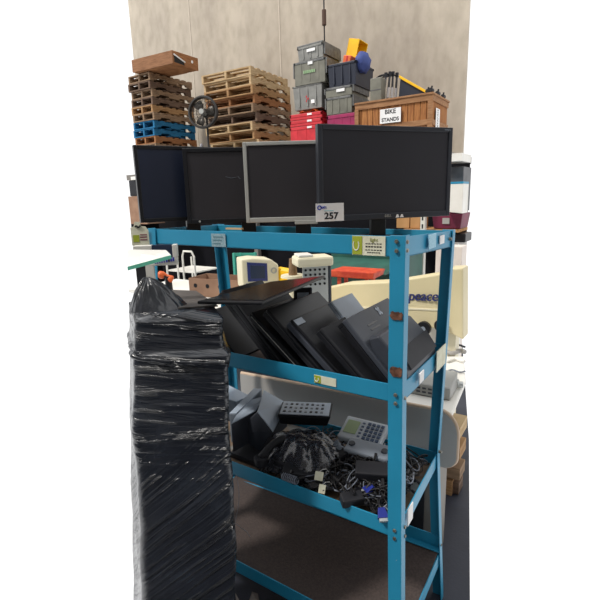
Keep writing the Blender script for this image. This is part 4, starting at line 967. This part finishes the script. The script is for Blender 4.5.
def stack(px, ybase, w, d, h, zlist, mats, names, group, dx=0):
    x = atY(px, 100, YD).x; t0 = make_pallet(w, d, h, mats[0], '', group, rp)
    for i, z in enumerate(zlist):
        c = t0 if i == 0 else copy_tree(t0)
        M = T(x-w/2+rp.uniform(-.03, .03)+dx*i, ybase+d/2+rp.uniform(-.03, .03), z)@Matrix.Rotation(rp.uniform(-.03, .03), 4, 'Z'); c.matrix_basis = M
        reskin(c, mats[i % len(mats)]) if i else None
        c['label'] = names(i)
    reskin(t0, mats[0])
# stack 2 (middle)
ph_ = .137
zt2_ = atY(255, 66, YD).z; n2 = int((zt2_-zdeck)/ph_)
W = M_w
mats2 = [W[1], W[0], W[1], W[2], W[1], W[3], W[0], W[4], W[2], W[1], W[1], W[1], W[1]]
stack(255, YD, 1.03, 1.08, ph_-.003, [zdeck+.001+ph_*i for i in range(n2+1)], mats2, lambda i: ('%s pallet from the bottom of the middle timber stack beside the fan' % ordw[i]) if i < n2 else 'topmost pale pallet of the middle timber stack beside the fan', 'pallets in the middle stack', -.006)
# stack 1 (left)
xs1 = atY(152.5, 100, YD).x; z1t = atY(152, 77, YD).z; n1 = int((z1t-zdeck)/ph_)
mats1 = []
for i in range(n1+1):
    z = zdeck+ph_*i; py_ = None
    mats1.append(W[[0, 3, 2, 0, 4, 0, 3, 0, 2, 3, 0, 3, 0][i % 13]])
# choose the two blue ones by height
zb0 = atY(152, 130, YD).z
for i in range(n1+1):
    if abs((zdeck+ph_*(i+.5))-(zb0+.07)) < ph_*.95: mats1[i] = M_bluew
stack(152.5, YD, .60, 1.05, ph_-.003, [zdeck+.001+ph_*i for i in range(n1+1)], mats1, lambda i: ('blue painted pallet, %s from the bottom of the left stack' if mats1[i] is M_bluew else ('%s pallet from the bottom of the left weathered stack' if i < n1 else '%s and topmost pallet under the open timber crate')) % ordw[i], 'pallets in the left stack', .0)
# open timber crate on top of stack 1
def opencrate():
    zc = zdeck+ph_*(n1+1)+.012; x1 = atY(173, 66, YD-.1).x; w = 1.06
    t = thing('timber_tray_crate', 'open brown timber crate overhanging the top of the left pallet stack', 'crate', T(x1-w/2, YD-.1+.31, zc)@Matrix.Rotation(rad(1), 4, 'Y'))
    m = W[4]; d, h = .62, .21
    w2 = w/2
    MB().box((-w2, -d/2, 0), (w2, -d/2+.02, h)).build('front_side', wood('crate_side', '#9a7052', '#75523a'), t, bev=.003)
    MB().box((w2-.02, -d/2+.02, .0), (w2, d/2, h)).build('end_side', m, t, bev=.003)
    MB().box((-w2, d/2-.02, 0), (w2-.3, d/2, h*1.5)).build('rear_side', m, t, bev=.003)
    MB().box((-w2, -d/2+.02, 0), (-w2+.02, d/2-.02, h)).build('end_side', m, t, bev=.003)
    MB().box((-w2+.02, -d/2+.02, 0), (w2-.02, d/2-.02, .02)).build('base_board', m, t)
    MB().prism([(w2+.001, -d*.44, .03), (w2+.001, -d*.05, .02), (w2+.001, -d*.10, .08), (w2+.001, -d*.44, .14)], (.004, 0, 0)).build('dark_slot', M_blk, t)
    MB().tube([(w2+.012, -d*.46, .15), (w2+.012, -d*.05, .07)], .012, 6).build('white_rod', M_paper, t)
    MB().cyl((w2, d*.25, .12), (w2+.003, d*.25, .12), .025, n=14).build('stamp', M_paper, t)
    rr = random.Random(3)
    for k in range(5):
        a = V((rr.uniform(-w2+.05, w2-.25), rr.uniform(-.25, .05), .12+.03*k)); MB().box(a, a+V((rr.uniform(.12, .22), rr.uniform(.1, .2), .02))).build('scrap_wood', W[k % 3], t)
    return zc
opencrate()
# things left of monitor 1 lower down: light shelf board and cartons under the deck
for k, (y0p, y1p, m, lab, nm, cat) in enumerate(((176, 180, M_wht, 'white plank under the left pallet stack, left of the first monitor', 'plank', 'plank'), (196, 224, M_card, 'brown carton under the deck at far left', 'carton', 'carton'))):
    a = atY(131, y1p, 4.4); b_ = atY(141, y0p, 4.4); tag(MB().box((a.x, 4.4, a.z), (b_.x+.1, 4.8, b_.z)).build(nm, m), lab, cat)
# bits that carry them
a = atY(131, 224, 4.4); t = thing('crate_plinth', 'dark stand carrying the carton and plank at far left', 'stand', (a.x+.1, 4.6, 0)); MB().box((a.x, 4.4, 0), (a.x+.28, 4.8, a.z)).build('body', M_dark, t, True)
c196 = atY(131, 196, 4.4); MB().box((a.x, 4.45, c196.z), (a.x+.28, 4.8, atY(131, 180.3, 4.4).z)).build('upper_body', M_blkm, t, True)
# ------------------------------------------------------------------ pedestal fan
def fan():
    y = YD-.42; c = atY(204.5, 113, y); rad_ = (atY(204.5, 97, y)-atY(204.5, 129, y)).length/2*.98
    ax = V((.35, -.93, .05)).normalized(); base = V((c.x, y, zdeck))
    t = thing('pedestal_fan', 'black round pedestal fan between the two pallet stacks', 'fan', base)
    u = ax.orthogonal().normalized(); w = ax.cross(u)
    def circ(r, off): return [c+ax*off+(u*math.cos(k/32*2*math.pi)+w*math.sin(k/32*2*math.pi))*r for k in range(32)]
    MB().tube(circ(rad_, .06), .020, 8, True).build('cage_rim', M_fanb, t, True, smooth=True)
    g = MB()
    for r in (.25, .45, .65, .85): g.tube(circ(rad_*r, .11-.05*r), .0022, 4, True)
    for k in range(24):
        a = k/24*2*math.pi; d = u*math.cos(a)+w*math.sin(a); g.tube([c+ax*.11, c+ax*.1+d*rad_*.5, c+ax*.06+d*rad_], .0022, 4)
    g.build('front_grille', M_fanb, t, True)
    g = MB()
    for r in (.3, .6, .85): g.tube(circ(rad_*r, -.05+.06*r), .003, 4, True)
    for k in range(18):
        a = k/18*2*math.pi; d = u*math.cos(a)+w*math.sin(a); g.tube([c-ax*.05, c-ax*.03+d*rad_*.6, c+ax*.06+d*rad_], .003, 4)
    g.build('rear_grille', M_fanb, t, True)
    MB().ring(c+ax*.0, ax, rad_*.93, rad_*1.02, .09).build('cage_band', M_fanb, t, True)
    for k in range(3):
        a0 = k*2.094+.4; vs = []
        for s in range(7):
            r = rad_*(.12+.76*s/6)
            for e in (-1, 1):
                a = a0+e*(.30+.22*math.sin(s/6*math.pi)); vs.append(c+ax*(.03+e*.02)+(u*math.cos(a)+w*math.sin(a))*r)
        b = MB(); b.add(vs, [(2*s, 2*s+1, 2*s+3, 2*s+2) for s in range(6)]); ob = b.build('blade', M_fanbl, t, True, smooth=True); md = ob.modifiers.new('th', 'SOLIDIFY'); md.thickness = .004
    MB().cyl(c+ax*.13, c-ax*.02, rad_*.17, n=18).build('hub', M_silver, t, True)
    MB().cyl(c-ax*.02, c-ax*.14, rad_*.28, rad_*.2, 18).build('motor', M_fanb, t, True)
    MB().cyl(c-ax*.08, V((c.x-ax.x*.08, c.y-ax.y*.08, zdeck)), .018, n=10).build('pole', M_fanb, t, True)
    MB().cyl(V((c.x-ax.x*.08, c.y-ax.y*.08, zdeck)), V((c.x-ax.x*.08, c.y-ax.y*.08, zdeck+.02)), .16, n=20).build('base', M_fanb, t, True)
fan()
# clear plastic bundle below the fan
p = atY(192, 147, YD-.2); tag(crumple('plastic_bundle', 'x', 'bundle', fx_-.25, YD-.28, .08, .12, lambda u, v: zdeck+.01+.38*max(0, 1-u*u)*max(0, 1-v*v), mat('clear_wrap', '#9b9aa0', .2, alpha=.8), 20, 18, .05, 4, 12), 'crumpled clear plastic wrap just above the two left monitors', 'plastic wrap')
# ------------------------------------------------------------------ totes
def tote(name, label, cat, px0, px1, pyt, pyb, y, d, m, taper=.05, rim=.03, group=None, lid=None, rimm=None, tilt=0, flaps=False):
    a = atY(px0, pyt, y); b = atY(px1, pyt, y); z1 = atY((px0+px1)/2, pyt, y).z; z0 = atY((px0+px1)/2, pyb, y).z
    z0 = max(z0, zdeck+.03); w = abs(b.x-a.x); h = z1-z0; cx = (a.x+b.x)/2
    t = thing(name, label, cat, T(cx, y+d/2, z0)@Matrix.Rotation(rad(tilt), 4, 'Y'), group)
    k = 1-taper
    W2, D2 = w/2, d/2
    outer_b = [(-W2*k, -D2*k, 0), (W2*k, -D2*k, 0), (W2*k, D2*k, 0), (-W2*k, D2*k, 0)]; outer_t = [(-W2*.97, -D2*.97, h), (W2*.97, -D2*.97, h), (W2*.97, D2*.97, h), (-W2*.97, D2*.97, h)]
    vs = [V(v) for v in outer_b+outer_t]; inn = [V((v[0]*.94, v[1]*.94, v[2])) for v in outer_t]; inb = [V((v[0]*.92, v[1]*.92, .015)) for v in outer_b]
    mb = MB(); mb.add(vs+inn+inb, [(0, 3, 2, 1), (0, 1, 5, 4), (1, 2, 6, 5), (2, 3, 7, 6), (3, 0, 4, 7), (4, 5, 9, 8), (5, 6, 10, 9), (6, 7, 11, 10), (7, 4, 8, 11), (8, 9, 13, 12), (9, 10, 14, 13), (10, 11, 15, 14), (11, 8, 12, 15), (12, 13, 14, 15)]); mb.build('body', m, t, bev=.006)
    r = MB()
    for (x0_, x1_, y0_, y1_) in ((-W2, W2, -D2, -D2+.03), (-W2, W2, D2-.03, D2), (-W2, -W2+.03, -D2, D2), (W2-.03, W2, -D2, D2)): r.box((x0_, y0_, h-rim), (x1_, y1_, h))
    r.build('rim', rimm or m, t, bev=.005)
    for s in (-.55, 0, .55):
        MB().box((W2*s-.012, -D2*.985, h*.12), (W2*s+.012, -D2*.93, h-rim)).build('rib', m, t) if h > .18 else None
    if lid: MB().box((-W2, -D2, h), (W2, D2, h+.025)).build('lid', lid, t, bev=.006)
    if flaps:
        for s in (-1, 1):
            MB().box((s*W2+ (0 if s > 0 else -.02), -D2*.96, h*.35), (s*W2+(.02 if s > 0 else 0), D2*.96, h*1.0)).build('lid_flap', rimm or m, t, bev=.004)
    return t, w, h, d
YT = 5.15
# base platform crate pieces under (hidden by monitors) start at the deck
g = 'red crates nested below the grey totes'
rz = [(142, 124.5), (131, 119.5), (124, 113.5)]
zr = atY(305, 141, YT).z
for k, (pb, pt) in enumerate(((150, 126), (140, 119.5), (131, 113))):
    zb_ = zdeck+.003 if k == 0 else None
    t, w, h, d = tote('plastic_crate', ['bottom bright red crate of the nested three', 'middle bright red crate of the nested three', 'top bright red crate of the nested three'][k], 'crate', 289.5, 322, pt, [161, 125.5, 119][k], YT, .55, M_red, .02, .045)
    MB().box((.03, -d/2-.004, h-.035), (.11, -d/2, h-.008)).build('white_label', M_paper, t)
MBz = atY(305, 161, YT).z
tag(MB().box((atY(290, 150, YT).x+.02, YT+.03, zdeck), (atY(366, 150, YT).x, YT+.55, zdeck+.028)).build('plinth_board', W[0]), 'weathered timber packing under the crate and tote piles', 'packing')
# orange rag between red crates and grey tote
x0_ = atY(296, 108, YT); x1_ = atY(319, 108, YT); z_ = atY(305, 113, YT).z
crumple('orange_cloth', 'orange cloth squashed on top of the red crates', 'cloth', (x0_.x+x1_.x)/2, YT+.26, (x1_.x-x0_.x)/2, .27, lambda u, v: z_+.03-.02*u*u, M_org, 24, 18, .03, 2, 14)
t, w, h, d = tote('storage_tote', 'grey rounded tote with a small red mark, on the orange cloth', 'tote', 292, 322, 84.5, 109, YT+.02, .5, M_tote2, .10, .02)
for a in (0, 2.1, 4.2):
    c = V((.0, -d/2*.985-.003, h*.42)); MB().prism([c+V((.03*math.cos(a+e), 0, .05*math.sin(a+e)+.0)) if r else c for r, e in ((0, 0), (1, -.35), (1, .35))], (0, -.004, 0)).build('red_mark', M_red, t)
MB().box((.07, -d/2-.004, .07), (.13, -d/2+.004, .12)).build('white_label', M_paper, t)
t, w, h, d = tote('storage_tote', 'olive grey tote with faint green print under the lidded one', 'tote', 293.5, 325, 60, 84, YT, .55, M_tote, .03, .03, rimm=M_lid, flaps=True)
[MB().box((-.10+.035*j, -d/2-.003, h*.47), (-.078+.035*j, -d/2+.012, h*.47+.04)).build('print', MATS.get('pale_green_ink') or mat('pale_green_ink', '#8fae84', .7), t) for j in range(6)]
MB().box((-.02, -d/2-.006, h-.06), (.06, -d/2, h-.02)).build('white_label', M_paper, t)
t, w, h, d = tote('storage_tote', 'dark grey lidded tote crowning the left pile', 'tote', 297, 323, 45, 59.5, YT, .55, M_tote2, .06, .03, lid=M_lid, tilt=-1.5)
MB().box((-.05, -d/2-.006, h*.55), (.09, -d/2, h*.75)).build('white_label', M_paper, t)
MB().box((w/2-.005, -d/2*.9, h*.2), (w/2+.02, d/2*.9, h*.95)).build('lid_flap', M_lid, t)
# right pile
t, w, h, d = tote('plastic_crate', 'magenta crate low in the right pile beside the red crates', 'crate', 326.5, 356, 114, 161, YT+.01, .55, M_mag, .03, .05)
t, w, h, d = tote('storage_tote', 'olive grey tote standing in the magenta crate', 'tote', 325.5, 352, 96.5, 113.7, YT, .56, M_tote, .05, .03, rimm=M_lid, flaps=True)
t, w, h, d = tote('storage_tote', 'grey tote nested on the olive one below the navy bin', 'tote', 325, 352, 86.5, 96.3, YT, .56, M_tote, .03, .03, rimm=M_lid, flaps=True)
for s in (0,): MB().box((-.03, -d/2-.006, h*.45), (.10, -d/2, h*.75)).build('white_label', M_paper, t)
t, w, h, d = tote('storage_bin', 'navy blue bin holding the yellow tray and blue cloth', 'bin', 327, 356, 62.5, 86.2, YT, .62, M_navyt, .09, .03)
p0 = V((t.matrix_world.translation)); zb_ = p0.z
zz = zb_+h
# yellow tray leaning in the bin
c = atY(346, 60, YT+.15)
yt = thing('yellow_tray', 'yellow plastic tray sticking up out of the navy bin', 'tray', T(p0.x-.13, YT+.43, zz-.12)@Matrix.Rotation(rad(-76), 4, 'Y'))
MB().box((0, -.15, 0), (.52, .15, .012)).box((0, -.15, -.16), (.52, -.138, 0)).box((0, .138, -.16), (.52, .15, 0)).box((.508, -.15, -.16), (.52, .15, 0)).build('tray', M_yel, yt, bev=.006)
ob = thing('orange_box', 'orange box lying inside the navy bin against the yellow tray', 'box', T(p0.x-.0, YT+.15, zz-.14)@Matrix.Rotation(rad(12), 4, 'Y'))
MB().box((-.05, -.08, 0), (.07, .09, .25)).build('body', M_org, ob, bev=.01)
MB().box((-.0, -.085, .05), (.02, -.08, .24)).build('stripe', M_red, ob)
# blue cloth bundle
bm_ = MB(); N, K = 24, 14; cc_ = V((p0.x+.24, YT+.20, zz+.0))
for k in range(K+1):
    ph__ = math.pi*k/K
    for i in range(N):
        a = 2*math.pi*i/N; d_ = V((math.sin(ph__)*math.cos(a), math.sin(ph__)*math.sin(a), math.cos(ph__))); r = 1+.18*noise.noise(d_*2.5)
        bm_.v.append(cc_+V((d_.x*.10*r, d_.y*.15*r, d_.z*.14*r)))
for k in range(K):
    for i in range(N): a = k*N+i; b = k*N+(i+1) % N; bm_.f.append((a, b, b+N, a+N))
tag(bm_.build('blue_bundle', M_bluep, smooth=True), 'blue cloth bundle bulging over the right rim of the navy bin', 'cloth')
# ------------------------------------------------------------------ bike stands crate
def bigcrate():
    y = YD-.0; a = atY(355.5, 104, y); b = atY(433, 94, y); zt_ = b.z; z0 = zdeck+.002; x0, x1 = a.x, b.x; d = .74
    t = thing('timber_crate', 'big slatted orange timber crate with a BIKE STANDS paper sign', 'crate', ((x0+x1)/2, y+d/2, z0))
    H = zt_-z0
    n = 13; w = (x1-x0)/n
    for i in range(n): MB().box((x0+w*i+.004, y+.02, z0), (x0+w*(i+1)-.004, y+.04, zt_-.02)).build('front_plank', M_crate, t, True)
    n = 11; w = (d-.04)/n
    for i in range(n): MB().box((x1-.04, y+.02+w*i+.004, z0), (x1-.02, y+.02+w*(i+1)-.004, zt_-.02)).build('side_plank', M_crate, t, True)
    for z in (zt_-.07, z0+H*.48, z0): MB().box((x0-.01, y, z), (x1, y+.02, z+.07)).build('front_rail', M_cratef, t, True, bev=.003)
    for z in (zt_-.07, z0+H*.48, z0): MB().box((x1-.02, y+.02, z), (x1, y+d, z+.07)).build('side_rail', M_cratef, t, True, bev=.003)
    MB().box((x1-.06, y-.012, z0), (x1+.004, y, zt_-.07)).box((x0-.01, y-.012, z0), (x0+.05, y, zt_-.07)).build('corner_batten', M_cratef, t, True, bev=.002)
    MB().box((x0-.012, y-.014, zt_), (x1+.012, y+d+.012, zt_+.025)).build('lid', M_cratef, t, True, bev=.004)
    MB().box((x0+.0, y+d-.02, z0), (x1-.02, y+d, zt_-.02)).box((x0, y+.04, z0), (x0+.02, y+d-.02, zt_-.02)).build('rear_planks', M_crate, t, True)
    s0 = atY(380, 124, y-.014); s1 = atY(401, 107, y-.014)
    sg = MB().box((s0.x, y-.018, s0.z), (s1.x, y-.013, s1.z)).build('paper_sign', M_paper, t, True)
    c = (s0+s1)/2; inv = t.matrix_world.inverted()
    text('lettering', 'BIKE', .080, inv@T(c.x, y-.0185, c.z+.05)@TF, M_ink, t, .0008, .002)
    text('lettering', 'STANDS', .066, inv@T(c.x, y-.0185, c.z-.05)@TF, M_ink, t, .0008, .002)
    sd = atX(437, 118, x1+.002); MB().box((x1, sd.y-.05, sd.z-.12), (x1+.003, sd.y+.12, sd.z+.12)).build('paper_sign', M_paper, t, True)
    text('lettering', 'STANDS', .06, inv@T(x1+.0035, sd.y+.035, sd.z)@TS@Matrix.Rotation(rad(90), 4, 'Z'), M_ink, t, .0006, .001)
    return x0, x1, y, zt_+.03, d
bx0, bx1, by, bz, bd = bigcrate()
# grey box on the crate
a = atY(370, 100, by+.08); b = atY(380, 77, by+.08)
t = thing('grey_case', 'pale grey flat case standing at the left on the timber crate', 'case', ((a.x+b.x)/2, by+.3, bz))
MB().box((a.x, by+.08, bz), (b.x+.02, by+.24, b.z)).build('body', M_tote, t, True, bev=.008)
MB().box((a.x, by+.077, bz+.14), (b.x+.02, by+.08, bz+.15)).build('seam', M_tote3, t, True)
# folded bike stands: bundle of upright tubes
t_px = [(383, 99, 386, 75), (387, 99, 390, 74), (391.5, 98, 393, 74), (395, 98, 397, 75)]
for k, (ax_, ay, bx_, by_) in enumerate(t_px):
    yy = by+.30+.05*k; a = atY(ax_, ay, yy); b = atY(bx_, by_, yy)
    t = thing('bike_stand', ['leftmost folded grey bike stand on the timber crate', 'second folded bike stand on the timber crate', 'third folded bike stand, with a white sleeve', 'rightmost folded bike stand, next to the yellow rail'][k], 'bike stand', (a.x, yy, bz))
    a = V((a.x, yy, bz+.001))
    MB().tube([a, b], .016, 8).build('tube', M_tote3, t, True)
    MB().tube([b, b+V((-.08-.04*k, -.02, .0)), b+V((-.16-.03*k, -.05, -.05))], .010, 6).build('clamp_arm', M_blkm, t, True)
    MB().cyl(b-V((0, 0, .03)), b+V((0, 0, .03)), .024, n=10).build('clamp', M_blkm, t, True)
    if k in (2, 3, 1): m_ = a+(b-a)*.35; MB().cyl(a+(b-a)*.2, a+(b-a)*.55, .021, n=10).build('sleeve', M_paper, t, True)
# black bag with yellow rail
yy = by+.35
a = atY(398, 98, yy); b = atY(434, 92, yy); c = atY(399, 76, yy)
t = thing('black_case', 'black wedge shaped case on the timber crate below the yellow rail', 'case', ((a.x+b.x)/2, yy, bz))
MB().prism([V((a.x, yy, bz+.001)), V((b.x+.06, yy, bz+.001)), V((b.x-.1, yy, bz+.07)), V((c.x+.02, yy, c.z-.01))], (0, .2, 0)).build('body', M_navyt, t, True, bev=.01)
r0 = atY(399, 75, yy-.03); r1 = atY(431, 93, yy-.03)
t = thing('yellow_rail', 'yellow rail sloping down over the black case', 'rail', r0)
dn = V((0, 0, -.038)); dd = V((0, .05, 0))
MB().hexa([r0+dn, r1+dn, r1+dn+dd, r0+dn+dd], [r0, r1, r1+dd, r0+dd]).build('rail', M_yel, t, True, bev=.004)
r2 = atY(441, 97, yy-.2)
for k, (px, py) in enumerate(((428, 90), (434, 90.5), (442, 96), (445, 100))):
    q = V((bx1-(.10, .04, .03, .03)[k], by+(.10, .05, .30, .55)[k], bz)); q2 = V((q.x, q.y, bz+.03))
    t = thing('rubber_clamp', ['first black rubber clamp from the left along the crate corner', 'second black rubber clamp near the crate corner', 'third black rubber clamp overhanging the crate side', 'rightmost small black clamp on the crate side'][k], 'clamp', (q.x, q.y, bz))
    MB().cyl(q2-V((.0, .03, 0)), q2+V((0, .05, 0)), .028, n=12).build('jaw', M_blkm, t, True, bev=.004)
    MB().cyl(q2, q2+V((.01, 0, .05)), .012, n=8).build('screw', M_blkm, t, True)
# hanging cable with turnbuckle
c0 = atY(325.5, -30, 5.7); c1 = atY(324.5, 43, 5.7)
t = thing('hanging_cable', 'dark hanging wire with a turnbuckle in front of the back wall', 'cable', c1)
MB().tube([V((c1.x, 5.7, c1.z+.0)), V((c1.x, 5.7, 6.6))], .011, 8).build('wire', M_blkm, t, True)
q0 = atY(326, 25, 5.7); q1 = atY(326, 9, 5.7)
MB().cyl(V((c1.x, 5.7, q0.z)), V((c1.x, 5.7, q1.z)), .034, n=12).build('turnbuckle', mat('rusty_iron', '#4a3428', .7), t, True, bev=.01)
MB().box((c1.x-.05, 5.65, 6.6), (c1.x+.05, 6.6, 6.68)).build('wall_bracket', M_fanb, t, True)
# ------------------------------------------------------------------ small pieces belong to the part they sit on
NEST = {'key': ('body', 'casing'), 'side_key': ('body',), 'lettering': ('paper_sign', 'moulded_panel'), 'power_button': ('bezel',), 'button_strip': ('bezel',), 'maker_mark': ('bezel',), 'corner_mark': ('bezel',), 'white_tab': ('bezel',), 'scuff': ('screen',), 'print': ('sticker', 'card', 'body'), 'green_block': ('sticker', 'card'), 'white_loop': ('sticker',), 'castor_hub': ('castor',), 'white_label': ('body',), 'red_mark': ('body',), 'lot_number': ('card',), 'heading': ('card',), 'round_mark': ('card',), 'fine_print': ('card',), 'hand_hole': ('tray',), 'display': ('casing', 'body'), 'dial': ('casing',), 'blue_bezel': ('casing',), 'hole': ('bracket',), 'stamp': ('end_side',), 'dark_slot': ('end_side',), 'slot': ('channel',), 'label_patch': ('body',), 'button': ('casing', 'top_plate'), 'hinge_cap': ('lid',), 'trim': ('base',), 'pale_cross': ('rear_housing',), 'vent_slot': ('rear_housing',), 'foot': (), 'plug': ('lead',), 'earpiece': ('grip',), 'rubber_foot': ()}
bpy.context.view_layer.update()
def cen(o):
    b = [V(c) for c in o.bound_box]; return o.matrix_basis@(sum(b, V((0, 0, 0)))/8)
for t in [o for o in bpy.data.objects if o.type == 'EMPTY']:
    kids = list(t.children)
    for k in kids:
        want = NEST.get(k.name.split('.')[0], ())
        sib = [q for q in kids if q.name.split('.')[0] in want]
        if sib:
            q = min(sib, key=lambda q: (cen(q)-cen(k)).length); k.parent = q
# ------------------------------------------------------------------ light
w = bpy.data.worlds.new('world'); scene.world = w; w.use_nodes = True; nt = w.node_tree; bg = nt.nodes['Background']
bg.inputs[0].default_value = (1, 1, 1, 1); bg.inputs[1].default_value = 1.02
sd = bpy.data.lights.new('daylight', 'SUN'); so = bpy.data.objects.new('daylight', sd); COL.objects.link(so)
sd.energy = 2.2; sd.angle = rad(6); sd.color = (1, .95, .88)
so.rotation_euler = (-V((-.55, -.75, 1.15))).to_track_quat('-Z', 'Y').to_euler()
vs = scene.view_settings; vs.view_transform = 'Standard'; vs.look = 'None'; vs.exposure = .22; vs.gamma = 1; vs.use_curve_mapping = False
